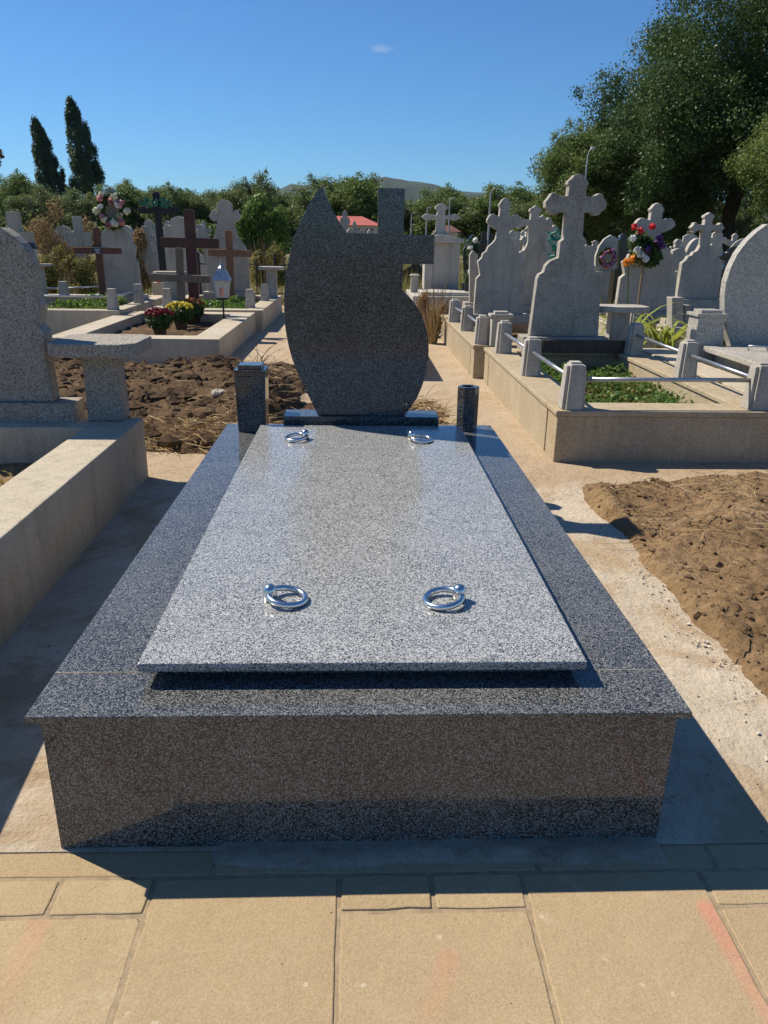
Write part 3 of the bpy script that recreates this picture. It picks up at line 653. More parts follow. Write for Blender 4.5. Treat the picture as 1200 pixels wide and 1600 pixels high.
border('grave_border', 'railed concrete grave border holding the leaning cross with a plaque', -4.75, -2.92, 8.42, 11.0, h=0.3, cw=0.2, mat='curb', sz=0.16, coping=False, ph=0.25, psc=-1,
       posts=((-3.03, 8.55, 0), (-2.98, 9.55, 0), (-4.1, 9.9, 0), (-3.65, 10.7, 0), (-4.6, 8.55, 0), (-4.6, 9.9, 0)), rails=((0, 4), (0, 1), (2, 3), (2, 5)))
border('grave_border', 'low concrete grave border hidden behind the granite headstone, shading the path', -0.42, 0.53, 5.56, 7.6, h=0.3, cw=0.2, mat='curb', sz=0.15, coping=False)

# ------------------------------------------------------------------ headstones
def half(profile, hw, H):
    """profile: list of (half width 0..1, height 0..1), from the foot up; mirrored"""
    r = [(a*hw, b*H) for a, b in profile]; l = [(-a*hw, b*H) for a, b in profile if a > 1e-6]
    return r+l[::-1]
def arcs(cx, cz, r, a0, a1, n=6): return [(cx+r*math.cos(R(a0+(a1-a0)*i/n)), cz+r*math.sin(R(a0+(a1-a0)*i/n))) for i in range(n+1)]
PROF = {
 # stepped body flowing into a lobed cross
 'step': [(1.05,0),(1.02,.31),(.87,.345),(1.0,.46),(.84,.49),(.80,.53),(.66,.55),(.61,.585),(.42,.62),(.31,.65),(.22,.73),(.34,.735),(.45,.75),(.58,.765),(.68,.79),(.71,.81),(.64,.84),(.55,.86),(.44,.865),(.34,.85),(.21,.845),(.20,.91),(.26,.94),(.20,.955),(.12,.985),(0,1)],
 # high shouldered body, square neck, big cross
 'tall': [(1,0),(.91,.37),(.86,.395),(.74,.41),(.70,.45),(.60,.475),(.53,.485),(.36,.50),(.35,.60),(.265,.612),(.25,.775),(.45,.775),(.52,.755),(.66,.76),(.74,.785),(.84,.80),(.85,.835),(.76,.86),(.70,.885),(.60,.89),(.50,.87),(.25,.87),(.24,.925),(.29,.94),(.27,.958),(.19,.97),(.12,.992),(0,1)],
 # body with shoulders and a slender clover cross
 'clover': [(1.0, 0), (0.97, 0.42), (0.80, 0.455), (0.72, 0.50), (0.56, 0.51), (0.50, 0.545), (0.34, 0.56), (0.26, 0.60), (0.20, 0.64), (0.20, 0.80), (0.50, 0.79), (0.56, 0.765), (0.66, 0.77), (0.70, 0.80), (0.80, 0.825), (0.70, 0.85), (0.66, 0.88), (0.56, 0.885), (0.50, 0.86), (0.18, 0.86), (0.17, 0.925), (0.24, 0.94), (0.22, 0.965), (0.12, 0.975), (0.0, 1.0)],
 # bell shaped body with a lobed cross
 'bell': [(1.0, 0), (0.99, 0.40), (0.90, 0.485), (0.70, 0.545), (0.52, 0.62), (0.42, 0.70), (0.38, 0.765), (0.44, 0.775), (0.55, 0.765), (0.66, 0.79), (0.76, 0.825), (0.66, 0.85), (0.60, 0.885), (0.48, 0.895), (0.36, 0.865), (0.34, 0.925), (0.36, 0.95), (0.24, 0.975), (0.12, 0.995), (0, 1.0)],
 # plain latin cross
 'cross': [(0.33, 0), (0.33, 0.62), (1.0, 0.62), (1.0, 0.80), (0.33, 0.80), (0.33, 1.0), (0, 1.0)],
 # round headed slab
 'round': [(1, 0), (1, 0.62)]+[(math.cos(R(a)), 0.62+0.38*math.sin(R(a))) for a in range(10, 91, 16)],
}
def headstone(label, prof, x, y, z, hw, H, th=0.1, mat='stone', foot=0.1, rz=0.0, lean=0.0, group=None, name='headstone'):
    e = empty(name, (x, y, z), label, 'headstone', group, rz); e.rotation_euler = (0, lean, rz)
    link('stone_plate', MB().prism(half(PROF[prof], hw, H), 0, th).mesh('stone_plate'), mat, e, (0, -th/2, 0.0), bevel=min(0.006, th*0.08))
    if foot:
        k = PROF[prof][0][0]*hw
        link('stone_foot', MB().box(-k-0.07, k+0.07, -th/2-0.07, th/2+0.07, -z-0.02 if foot < 0 else -foot, -0.0008).mesh('stone_foot'), mat, e, bevel=0.006)
    return e
headstone('tall grey weathered headstone with a large lobed cross, in front of the concrete table', 'tall', 1.735, 5.30, 0.425, 0.292, 1.262, 0.10, 'stone_dark', 0.15)
headstone('grey stepped headstone with lobed cross, second along the right path', 'step', 1.635, 7.9, 0.365, 0.275, 1.262, 0.09, 'stone', 0.1)
headstone('grey clover-cross headstone seen between the stepped and the tall headstone', 'clover', 2.44, 10.0, 0.30, 0.34, 1.335, 0.10, 'stone', 0.3)
headstone('small clover-cross headstone half hidden left of the tall headstone', 'clover', 3.1, 12.4, 0.25, 0.36, 1.33, 0.1, 'stone', 0.25)
headstone('headstone with lobed cross behind the bunch of red roses', 'step', 3.62, 8.6, 0.36, 0.35, 1.27, 0.10, 'stone', 0.36)
headstone('clean pale clover-cross headstone left of the arched grey one', 'clover', 4.36, 8.8, 0.50, 0.27, 1.04, 0.10, 'stone', 0.2)
headstone('grey bell-shaped headstone behind the orange wooden cross', 'bell', -2.05, 11.4, 0.34, 0.33, 1.355, 0.10, 'stone', 0.12)
headstone('grey headstone hung with a round flower wreath', 'step', -3.42, 10.25, 0.36, 0.28, 1.43, 0.10, 'stone', 0.1)
headstone('broad pale headstone behind the black cross', 'bell', -3.15, 13.2, 0.2, 0.42, 1.28, 0.10, 'stone_light', 0.2)
headstone('plain grey stone cross among dry bushes on the left', 'cross', at(120, 340, 14.0).x, 14.0, 0.1, 0.22, at(120, 338, 14.0).z-0.1, 0.12, 'stone', 0.1, name='stone_cross')
headstone('stout grey stone cross at the left edge above the rough headstone', 'cross', at(20, 332, 11).x, 11.0, 0.1, 0.24, at(20, 331, 11.0).z-0.1, 0.16, 'stone', 0.1, name='stone_cross')
# arched light granite stone at the right edge
p = [(at(x, y, 4.98).x, at(x, y, 4.98).z) for x, y in ((1143, 545), (1136, 515), (1132, 485), (1132, 462), (1135, 440), (1142, 418), (1153, 396), (1168, 376), (1184, 361), (1200, 350))]
pl = p+[(p[-1][0]+0.1, p[-1][1]-0.02), (p[-1][0]+0.22, p[-1][1]-0.14), (p[-1][0]+0.40, p[-1][1]-0.2), (p[-1][0]+0.50, p[-1][1]-0.45), (p[-1][0]+0.46, p[-1][1]-0.8), (p[-1][0]+0.3, p[0][1])]
ga = empty('headstone', (3.4, 4.98, 0.3), 'light grey arched granite headstone with a bright curved edge at right margin', 'headstone')
link('stone_plate', MB().prism([(x-3.4, z-0.3) for x, z in pl], 0, 0.09).mesh('stone_plate'), 'granite_grey', ga, bevel=0.002)
link('stone_foot', MB().box(-0.42, 0.45, -0.03, 0.12, 0, pl[0][1]-0.3-0.0008).mesh('stone_foot'), 'granite_grey', ga, bevel=0.003)
cs = empty('cover_slab', (3.3, 4.25, 0.3), 'pale concrete cover slab lying before the arched grey headstone', 'grave slab')
link('slab', MB().box(-0.56, 0.9, -0.62, 0.55, 0.075, 0.115).mesh('slab'), 'granite_grey', cs, bevel=0.005)
link('slab_bearer', MB().box(-0.47, 0.8, -0.56, 0.5, -0.15, 0.074).mesh('slab_bearer'), 'curb', cs)
hb = MB().tube([(-0.32, 0.3, 0.117), (-0.32, 0.3, 0.15), (-0.2, 0.28, 0.15), (-0.17, 0.28, 0.117)], 0.008, 8).build('handle', 'rail', cs, smooth=True)
gp = empty('granite_pillar', (2.80, 4.95, 0.3), 'squat grey granite pillar with stepped cap left of the arched headstone', 'pillar')
link('shaft', MB().box(-0.115, 0.115, -0.1, 0.1, -0.02, 0.335, 0.008).mesh('shaft'), 'granite_grey', gp, bevel=0.003)
link('cap', MB().box(-0.125, 0.125, -0.11, 0.11, 0.3355, 0.36).box(-0.085, 0.085, -0.075, 0.075, 0.3605, 0.385).mesh('cap'), 'granite_grey', gp, bevel=0.003)
# small stepped pillar among the posts
sp = empty('stepped_pillar', (1.245, 5.58, 0.3), 'square concrete pillar with stepped cap among the posts beside the right path', 'pillar')
link('shaft', MB().box(-0.085, 0.085, -0.06, 0.06, 0.0005, 0.25, 0.004).mesh('shaft'), 'post', sp, bevel=0.003)
link('cap', MB().box(-0.10, 0.10, -0.07, 0.07, 0.2505, 0.275).box(-0.06, 0.06, -0.045, 0.045, 0.2755, 0.297).mesh('cap'), 'post', sp, bevel=0.003)
pb = empty('plank', (1.87, 5.17, 0.3), 'dark weathered plank lying before the tall grey headstone', 'plank')
link('board', MB().box(-0.34, 0.38, -0.02, 0.02, 0.0008, 0.105).mesh('board'), 'wood_plank', pb, bevel=0.004)
# rough speckled headstone, left edge
hp = [(84, 630), (76, 590), (71, 563), (70, 540), (70, 520), (59, 508), (61, 494), (64, 478), (58, 466), (53, 450), (51, 430), (49, 414), (42, 394), (32, 380), (21, 369), (10, 361), (0, 355)]
q = [(at(x, y, 2.49).x, at(x, y, 2.49).z) for x, y in hp]
q[0] = (q[0][0], 0.4105); xc = -1.86
full = q+[(2*xc-x, z) for x, z in q[::-1]]
lh = empty('headstone', (xc, 2.49, 0.30), 'rough speckled grey headstone with ragged outline at the left edge', 'headstone')
link('stone_plate', MB().prism([(x-xc, z-0.30) for x, z in full], 0.0, 0.10).mesh('stone_plate'), 'terrazzo', lh, bevel=0.006)
link('stone_foot', MB().box(-0.46, 0.46, -0.035, 0.13, 0.0008, 0.1098).mesh('stone_foot'), 'terrazzo', lh, bevel=0.006)

# ------------------------------------------------------------------ concrete tables
def table(label, x, y, z, w_, d, h, th, sw, mat, ch=0.06, group=None):
    e = empty('stone_table', (x, y, z), label, 'table', group)
    link('pillar', MB().add(fr(sw*1.04, sw*0.94, -sw*0.75, sw*0.75, 0.0005, h-th), BF).mesh('pillar'), mat, e, bevel=0.008)
    a, b = w_/2, d/2
    tt = link('table_top', MB().poly([(-a+ch, -b), (a-ch, -b), (a, -b+ch), (a, b-ch), (a-ch, b), (-a+ch, b), (-a, b-ch), (-a, -b+ch)], h-th+.0006, h).mesh('table_top'), mat, e, bevel=0.008)
table('speckled concrete table on one pillar beside the rough headstone at left', -1.262, 2.555, 0.3145, 0.42, 0.40, 0.396, 0.066, 0.085, 'terrazzo')
table('concrete table on one pillar right of the tall weathered headstone', 2.24, 5.42, 0.3, 0.46, 0.3, 0.37, 0.05, 0.085, 'stone')
table('small concrete table by the iron fence left of the granite headstone', -1.37, 11.35, 0.27, 0.40, 0.28, 0.46, 0.05, 0.085, 'stone')
table('small concrete table left of the big wooden cross', -2.78, 10.6, 0.2, 0.46, 0.26, 0.47, 0.05, 0.09, 'stone')

# ------------------------------------------------------------------ wooden crosses
def wcross(label, px_top, px_bot, pxl, pxr, py_arm, Y, zb, tw, mat, th=0.05, plaque=False, armh=None, tilt=0):
    top = at(*px_top, Y); bot = at(*px_bot, Y); al = at(pxl, py_arm, Y); ar = at(pxr, py_arm, Y)
    e = empty('wooden_cross', (bot.x, Y, zb), label, 'cross')
    H = top.z-zb; dx = top.x-bot.x
    e.rotation_euler = (0, math.atan2(dx, top.z-bot.z), 0)
    o = MB().prism([(-tw/2, -0.12), (tw/2, -0.12), (tw/2, H-0.02), (tw/2-0.02, H), (-tw/2+0.02, H), (-tw/2, H-0.02)], -th/2, th/2)
    link('upright', o.mesh('upright'), mat, e, bevel=0.004)
    za = al.z-zb; ah = armh or tw*0.95
    l0 = al.x-bot.x-dx*za/max(H, .1); r0 = ar.x-bot.x-dx*za/max(H, .1)
    link('crossbar', MB().prism([(l0, za-ah/2+.015), (l0+.015, za-ah/2), (r0-.015, za-ah/2), (r0, za-ah/2+.015), (r0, za+ah/2-.015), (r0-.015, za+ah/2), (l0+.015, za+ah/2), (l0, za+ah/2-.015)], -th/2-0.02, th/2-0.012).mesh('crossbar'), mat, e, bevel=0.004).rotation_euler = (0, R(tilt), 0)
    if plaque:
        pq = MB().box(-0.058, 0.058, -th/2-0.027, -th/2-0.0205, za-0.045, za+0.045).build('plaque', 'plaque', e)
        m = MB().box(-0.054, 0.054, -th/2-0.0285, -th/2-0.0275, za+0.036, za+0.039).box(-0.054, 0.054, -th/2-0.0285, -th/2-0.0275, za-0.039, za-0.036)
        for zz, wl in ((0.014, 0.04), (-0.004, 0.03), (-0.02, 0.02)): m.box(-wl, wl, -th/2-0.0285, -th/2-0.0275, za+zz-0.003, za+zz+0.003)
        m.build('plaque_print', 'white', pq)
    return e
wcross('big dark brown wooden cross rising from the flower bed', (295, 327), (304, 478), 252, 342, 379, 8.75, 0.15, 0.125, 'wood_dark', 0.07)
wcross('small weathered grey-brown wooden cross before the big dark cross', (279, 387), (283, 474), 235, 329, 434, 8.45, 0.15, 0.09, 'wood_grey', 0.05)
wcross('orange-brown wooden cross in front of the bell-shaped headstone', (357, 360), (361, 458), 326, 393, 395, 10.9, 0.2, 0.105, 'wood_orange', 0.05)
wcross('leaning red-brown wooden cross with a small dark plaque', (150, 355), (162, 468), 117, 190, 391, 9.6, 0.15, 0.085, 'wood_red', 0.05, True)
bc = wcross('tall black wooden cross tied with green ribbon at its head', (244, 300), (256, 430), 218, 280, 328, 12.2, 0.1, 0.11, 'wood_black', 0.06)
mb = MB()
for i in range(40):
    a = random.random()*6.28; r_ = 0.05+0.2*random.random(); z0 = at(244, 320, 12.2).z-0.1+random.uniform(-0.04, 0.07)
    p0 = Vector((r_*math.cos(a), -0.06+0.05*math.sin(a), z0)); p1 = p0+Vector((random.uniform(-.08, .08), random.uniform(-.03, .03), random.uniform(-.06, .06)))
    mb.tube([p0, (p0+p1)/2+Vector((0, -.02, .03)), p1], 0.014, 4)
mb.build('ribbon', 'ribbon', bc)

# ------------------------------------------------------------------ lantern, pots, wreaths, flowers
LN = at(350, 498, 8.15)
ln = empty('grave_lantern', (LN.x, 8.15, 0.15), 'metal grave lantern with blue-grey roof on a thin pole in the flower bed', 'lantern')
zt = at(347, 465, 8.15).z-0.15; zr = at(347, 438, 8.15).z-0.15; zz = at(347, 422, 8.15).z-0.15; zp = at(347, 408, 8.15).z-0.15
MB().tube([(0, 0, -0.05), (0, 0, zt)], 0.011, 8).build('pole', 'iron', ln)
lb = MB().add(fr(0.058, 0.082, -0.058, 0.058, zt+.0005, zr), BF).build('lantern_glass', 'lampglass', ln)
MB().lathe([(0.03, 0), (0.032, 0.09)], (0, -0.045, zt+0.02), 12).build('candle', 'candle', ln)
MB().box(-0.066, 0.066, -0.066, 0.066, zt-0.02, zt).build('lantern_foot', 'iron', ln)
rf = MB().add([(-0.105, -0.1, zr), (0.105, -0.1, zr), (0.105, 0.1, zr), (-0.105, 0.1, zr), (-0.055, -0.05, zz), (0.055, -0.05, zz), (0.055, 0.05, zz), (-0.055, 0.05, zz)], BF)
rf.build('lantern_roof', 'zinc', ln)
for sx in (-1, 1):
    for sy in (-1, 1):
        MB().tube([(0.060*sx, 0.06*sy, zt), (0.084*sx, 0.062*sy, zr)], 0.008, 6).build('corner_bar', 'zinc', ln)
MB().lathe([(0.012, 0), (0.012, 0.02), (0.045, 0.022), (0.02, 0.05), (0.004, zp-zz)], (0, 0, zz), 8).build('finial', 'zinc', ln)
def leaf_obj(name, blobs, n, size, mat, parent, seed, up=0.3, loc=(0, 0, 0), aspect=0.55, shell=2.4):
    rg = np.random.default_rng(seed); P, N = blob_points(blobs, n, rg, shell); V, F = quads(P, size, rg, up, aspect, N*0.9)
    return link(name, np_mesh(name, V, F), mat, parent, loc)
def blooms(parent, spots, r, mat, name='bloom', seed=1):
    """each bloom a little ball of petals"""
    rg = np.random.default_rng(seed)
    for c in spots:
        d = rg.normal(size=(26, 3)); d /= np.linalg.norm(d, axis=1)[:, None]; d[:, 1] -= 0.4
        V, F = quads(np.array(c)+d*r*0.62, r*0.55, rg, 0.0, 0.8, d*2)
        link(name, np_mesh(name, V, F), mat, parent)
def mum(label, px, py, Y, s, mat, seed):
    p = at(px, py, Y); e = empty('potted_chrysanthemum', (p.x, Y, 0.15), label, 'flower pot', 'potted chrysanthemums in the bed')
    MB().lathe([(0.06*s, -0.03), (0.085*s, 0.11*s)], (0, 0, 0), 16).build('pot', 'soil_dark', e)
    leaf_obj('foliage', [((0, 0, 0.16*s), (0.15*s, 0.15*s, 0.12*s))], 1500, 0.018, 'leaf_dark', e, seed)
    rg = np.random.default_rng(seed); sp_ = []
    for i in range(46):
        a = rg.random()*6.28; r_ = 0.155*s*math.sqrt(rg.random()); sp_.append((r_*math.cos(a), r_*math.sin(a), 0.2*s+0.09*s*math.sqrt(max(0, 1-(r_/(0.165*s))**2))))
    blooms(e, sp_, 0.021, mat, 'bloom', seed)
mum('potted dark red chrysanthemum in the flower bed', 250, 516, 7.35, 0.95, 'fl_maroon', 3)
mum('potted yellow chrysanthemum in the flower bed', 283, 505, 8.0, 1.0, 'fl_yellow', 4)
mum('potted rust-coloured chrysanthemum at the foot of the big dark cross', 300, 490, 8.55, 1.0, 'fl_rust', 5)
def wreath(label, c, Rr, r, mats, seed, n=16):
    e = empty('flower_wreath', c, label, 'wreath'); rg = np.random.default_rng(seed)
    bl = [((Rr*math.cos(a), 0, Rr*math.sin(a)), (r, r*0.6, r)) for a in np.linspace(0, 6.28, 22)[:-1]]
    leaf_obj('greenery', bl, 1600, 0.028, 'leaf_dark', e, seed)
    for i in range(n):
        a = 6.28*i/n+rg.normal()*0.1; rr = Rr+rg.normal()*r*0.4
        blooms(e, [(rr*math.cos(a), -r*0.6, rr*math.sin(a))], 0.04+0.025*rg.random(), mats[i % len(mats)], 'bloom', seed+i)
wp = at(176, 330, 10.12); wreath('round wreath of cream and pink flowers hung on a grey headstone', (wp.x, 10.1, wp.z), 0.17, 0.075, ['fl_cream', 'fl_pink', 'fl_white', 'fl_cream', 'fl_pink'], 21)
wp = at(948, 402, 13.9); wreath('wreath of mauve flowers on the pale rounded headstone', (wp.x, 13.85, wp.z), 0.13, 0.05, ['fl_mauve', 'fl_pink'], 33, 12)
# bouquet of roses
bp = at(1005, 412, 8.3); bq = empty('rose_bouquet', (bp.x, 8.3, 0.7), 'bunch of artificial flowers with three red roses before a headstone', 'bouquet')
leaf_obj('greenery', [((0, 0, bp.z-0.55), (0.19, 0.13, 0.15)), ((-0.07, 0, bp.z-0.45), (0.15, 0.11, 0.12)), ((0.07, 0, bp.z-0.62), (0.15, 0.11, 0.12))], 1200, 0.035, 'leaf_dark', bq, 51)
leaf_obj('greenery', [((-0.07, -0.05, bp.z-0.62), (0.13, 0.09, 0.12))], 160, 0.035, 'leaf_olive', bq, 52)
for (px, py) in ((991, 354), (1000, 361), (1019, 354)):
    c = at(px, py, 8.2); blooms(bq, [(c.x-bp.x, -0.1, c.z-0.7)], 0.042, 'fl_red', 'rose', px)
for i, (px, py) in enumerate(((1028, 377), (1033, 384), (1012, 390), (1030, 372))):
    c = at(px, py, 8.2); blooms(bq, [(c.x-bp.x, -0.1, c.z-0.7)], 0.05, 'fl_purple', 'bloom', px)
for i, (px, py) in enumerate(((1000, 398), (995, 390), (1008, 404), (988, 372))):
    c = at(px, py, 8.2); blooms(bq, [(c.x-bp.x, -0.12, c.z-0.7)], 0.045, 'fl_white', 'bloom', px)
MB().tube([(0, 0, -0.25), (0, 0, 0.3), (0.01, 0, bp.z-0.8)], 0.012, 6).build('stem', 'twig', bq)
ob = at(982, 410, 7.6); fo = empty('orange_flower', (ob.x, 7.6, 0.3), 'orange flower on a tall stem among the strap-leaved plants', 'flower')
MB().tube([(0.06, 0, -0.1), (0.03, 0, 0.4), (0, 0, ob.z-0.3)], 0.006, 5).build('stem', 'leaf_ground', fo)
blooms(fo, [(-0.03, 0, ob.z-0.3), (0.03, -0.02, ob.z-0.27)], 0.05, 'fl_orange', 'bloom', 9)
cd_ = at(229, 430, 10.55); ce = empty('grave_candle', (cd_.x, 11.2, at(229, 441, 11.2).z), 'orange-red grave candle on a stone block left of the big wooden cross', 'candle')
MB().box(-0.08, 0.08, -0.08, 0.08, -at(229, 441, 11.2).z-0.02, -0.0006).build('candle_block', 'stone', ce, bevel=0.006)
MB().lathe([(0.035, 0), (0.04, 0.06), (0.036, 0.085), (0.012, 0.1)], (0, 0, 0), 14).build('candle_jar', 'candle_red', ce)

# ------------------------------------------------------------------ plants near by
def weeds(name, label, cat, x, y, z, blobs, n, size, mat, seed, stems=0, sh=0.5, spread=0.3, smat='twig', aspect=0.4, up=0.3, group=None):
    e = empty(name, (x, y, z), label, cat, group); rg = np.random.default_rng(seed)
    leaf_obj('foliage', blobs, n, size, mat, e, seed, up, (0, 0, 0), aspect, 2.0)
    if stems:
        m = MB()
        for i in range(stems):
            a = rg.random()*6.28; r0 = spread*0.45*rg.random(); r1 = spread*(0.4+0.8*rg.random()); h = sh*(0.6+0.5*rg.random())
            m.tube([(r0*math.cos(a), r0*math.sin(a), 0), ((r0+r1)/2*math.cos(a+.2), (r0+r1)/2*math.sin(a+.2), h*0.55), (r1*math.cos(a), r1*math.sin(a), h)], [0.006, 0.0045, 0.0022], 4)
        m.build('stems', smat, e)
    return e
def cover(name, label, x0, x1, y0, y1, z, n, size, mat, seed, hgt=0.08, dens=0.0, cat='ground cover'):
    rg = np.random.default_rng(seed); P = []
    while len(P) < n:
        x = x0+(x1-x0)*rg.random(); y = y0+(y1-y0)*rg.random()
        k = fbm(x, y, 2.3, 3)
        if k > dens-0.25*rg.random(): P.append((x, y, z+hgt*rg.random()*(0.4+max(0, k))))
    V, F = quads(np.array(P), size, rg, 0.9, 0.6); props(link(name, np_mesh(name, V, F), mat), label, cat, kind='stuff')
cover('ground_weeds', 'green weeds growing inside the tan border right of the tomb', 1.36, 2.18, 3.15, 5.1, 0.14, 5200, 0.017, 'leaf_ground', 61, 0.14, -0.25)
cover('dry_weeds', 'dry brown weeds among the green inside the tan border', 1.36, 2.18, 3.12, 4.6, 0.14, 2600, 0.015, 'leaf_olive', 62, 0.10, -0.4)
cover('ivy_cover', 'green ivy covering the grave under the orange wooden cross', -2.5, -1.5, 9.3, 10.8, 0.2, 3500, 0.03, 'leaf_ground', 63, 0.12, -0.5)
cover('bed_leaves', 'leafy green plants in the railed border at left', -3.9, -3.15, 8.7, 9.7, 0.2, 2600, 0.03, 'leaf_bright', 64, 0.22, -0.3)
cover('corner_weeds', 'few weeds and dry leaves in the left foreground border', -2.1, -1.36, 1.2, 2.3, 0.14, 500, 0.014, 'leaf_olive', 65, 0.05, 0.0)
def lily(label, px, py, Y, zb, n, L, seed, group=None):
    p = at(px, py, Y); e = empty('lily_plant', (p.x, Y, zb), label, 'plant', group); rg = np.random.default_rng(seed)
    for k in range(n):
        a = rg.random()*6.28; l = L*(0.6+0.5*rg.random()); m = []; f = []; el = 1.25-0.5*rg.random(); q = Vector((0.04*math.cos(a), 0.04*math.sin(a), 0)); w0 = 0.016
        for i in range(7):
            t = i/6; sd_ = Vector((-math.sin(a), math.cos(a), 0))*w0*(1-t**2*0.95); m += [q-sd_, q+sd_]
            q = q+Vector((math.cos(a)*math.cos(el), math.sin(a)*math.cos(el), math.sin(el)))*l/6; el -= 0.26+0.14*rg.random()
        f = [(2*i, 2*i+1, 2*i+3, 2*i+2) for i in range(6)]
        MB().add(m, f).build('strap_leaf', 'lily_' if False else 'leaf_lily', e, smooth=True)
lily('clump of yellow-green strap leaves behind the concrete table', 985, 505, 6.3, 0.25, 60, 0.85, 71)
lily('clump of strap leaves right of the concrete table beside a post', 1040, 535, 6.0, 0.22, 44, 0.8, 72)
# dry and green shrubs
def shrub(label, px0, px1, py0, py1, Y, n, size, mat, seed, stems=20, nb=14, cat='shrub', smat='twig', group=None):
    a = at(px0, py1, Y); b = at(px1, py0, Y); rg = np.random.default_rng(seed)
    cx, hw = (a.x+b.x)/2, (b.x-a.x)/2; z1 = b.z
    bl = []
    for i in range(nb):
        u_ = rg.uniform(-0.75, 0.75); h = rg.uniform(0.18, 0.85)*z1*(1-0.35*u_*u_); r_ = rg.uniform(0.16, 0.34)
        bl.append(((u_*hw, rg.uniform(-.5, .5)*hw*0.8, h), (r_*hw*1.2, r_*hw*1.2, r_*z1*0.6)))
    return weeds('shrub', label, cat, cx, Y, 0, bl, n, size, mat, seed, stems, z1, hw, smat, 0.4, 0.3, group)
shrub('brown withered shrub left of the headstone with the wreath', 48, 142, 303, 420, 15.5, 9000, 0.028, 'leaf_dry', 81, 60, 22)
shrub('yellowing green shrub beneath the withered shrub at left', 60, 150, 375, 440, 13.2, 6000, 0.03, 'leaf_olive', 82, 30, 16)
shrub('withered brown shrub right of the headstone with the wreath', 188, 232, 345, 430, 14.6, 5000, 0.028, 'leaf_dry', 83, 30, 14)
shrub('dry golden weeds right of the bell-shaped headstone', 385, 450, 375, 450, 15.0, 6000, 0.03, 'leaf_olive', 84, 60, 18, smat='straw')
shrub('dry golden weeds between the big dark cross and bell-shaped headstone', 308, 345, 375, 440, 14.2, 2500, 0.028, 'leaf_olive', 85, 30, 10, smat='straw')
shrub('bright green leafy shrub left of the granite headstone', 362, 450, 300, 400, 24.0, 9000, 0.06, 'leaf_bright', 86, 10, 22, smat='bark')
shrub('green shrub behind the bell-shaped headstone', 300, 372, 335, 410, 27.0, 6000, 0.06, 'leaf_mid', 87, 10, 16, smat='bark')
shrub('brown withered weed clump at the end of the right path', 644, 704, 440, 520, 8.7, 2600, 0.018, 'leaf_dry', 88, 46, 16)
shrub('tuft of dry grass at the end of the right path', 655, 695, 475, 535, 8.0, 300, 0.02, 'leaf_dry', 89, 150, 10, 'grass', smat='straw')

# ------------------------------------------------------------------ tombs further back
ft = empty('stone_tomb', (1.32, 12.9, 0), 'pale tomb with a clover cross on a gabled block, right of the granite headstone', 'grave')
def L_(px, py, Y): q_ = at(px, py, Y); return q_.x-1.32, q_.z
x0, z0 = L_(663, 442, 12.9); x1, z1 = L_(716, 380, 12.9)
link('block', MB().box(x0, x1, -0.1, 0.5, 0.3, z1).mesh('block'), 'stone_light', ft, bevel=0.01)
for sx in (x0, x1-0.1): link('pilaster', MB().box(sx-0.015, sx+0.115, -0.16, -0.1008, 0.3, z1-0.001).mesh('pilaster'), 'stone_light', ft, bevel=0.006)
link('gable', MB().prism([(x0-0.06, z1+.0006), (x1+0.08, z1+.0006), (x1+0.08, z1+0.07), ((x0+x1)/2, z1+0.14), (x0-0.06, z1+0.10)], -0.2, 0.5).mesh('gable'), 'stone_light', ft, bevel=0.008)
ch = at(692, 317, 12.9).z-(z1+0.14)
cl = [(0.16, 0), (0.12, 0.05), (0.085, 0.12), (0.075, 0.50), (0.20, 0.47), (0.26, 0.45), (0.30, 0.50), (0.34, 0.56), (0.30, 0.62), (0.26, 0.67), (0.20, 0.65), (0.075, 0.62), (0.065, 0.78), (0.12, 0.83), (0.10, 0.90), (0.05, 0.97), (0, 1.0)]
link('clover_cross', MB().prism([(a+(x0+x1)/2-0.03, b*ch+z1+0.137) for a, b in cl]+[(-a+(x0+x1)/2-0.03, b*ch+z1+0.137) for a, b in cl[::-1][1:]], 0.0, 0.12).mesh('clover_cross'), 'stone_light', ft, bevel=0.01)
link('plinth', MB().box(-0.42, 0.78, -1.15, 0.6, 0, 0.28).mesh('plinth'), 'stone_light', ft, bevel=0.01)
link('slab', MB().box(-0.28, 0.72, -1.05, -0.22, 0.281, 0.34).mesh('slab'), 'stone_light', ft, bevel=0.01)
link('corner_post', MB().box(-0.40, -0.26, -0.3, -0.16, 0.281, 0.56, 0.008).box(-0.42, -0.24, -0.32, -0.14, 0.561, 0.59, 0.03).mesh('corner_post'), 'stone', ft, bevel=0.006)
# black leaf-shaped headstone with flowers
def trace(label, name, pxs, Y, th, mat, part='stone_plate', cat='headstone'):
    q_ = [(at(x, y, Y).x, at(x, y, Y).z) for x, y in pxs]; cx = sum(a for a, b in q_)/len(q_); z_ = 0.0
    q_ = [(a, b if i else b) for i, (a, b) in enumerate(q_)]
    e = empty(name, (cx, Y, 0), label, cat)
    link(part, MB().prism([(a-cx, b) for a, b in q_], 0, th).mesh(part), mat, e, bevel=0.006)
    zl = min(b for a, b in q_); xl = [a-cx for a, b in q_ if b < zl+0.06]
    link('stone_foot', MB().box(min(xl)-0.08, max(xl)+0.08, -0.08, th+0.08, -0.02, zl-0.0008).mesh('stone_foot'), mat, e, bevel=0.006)
    return e
trace('black polished leaf-shaped headstone behind the pale tomb', 'headstone', [(728, 442), (724, 410), (724, 392), (730, 376), (739, 366), (743, 373), (752, 376), (753, 362), (761, 362), (761, 442)], 14.5, 0.1, 'black_stone')
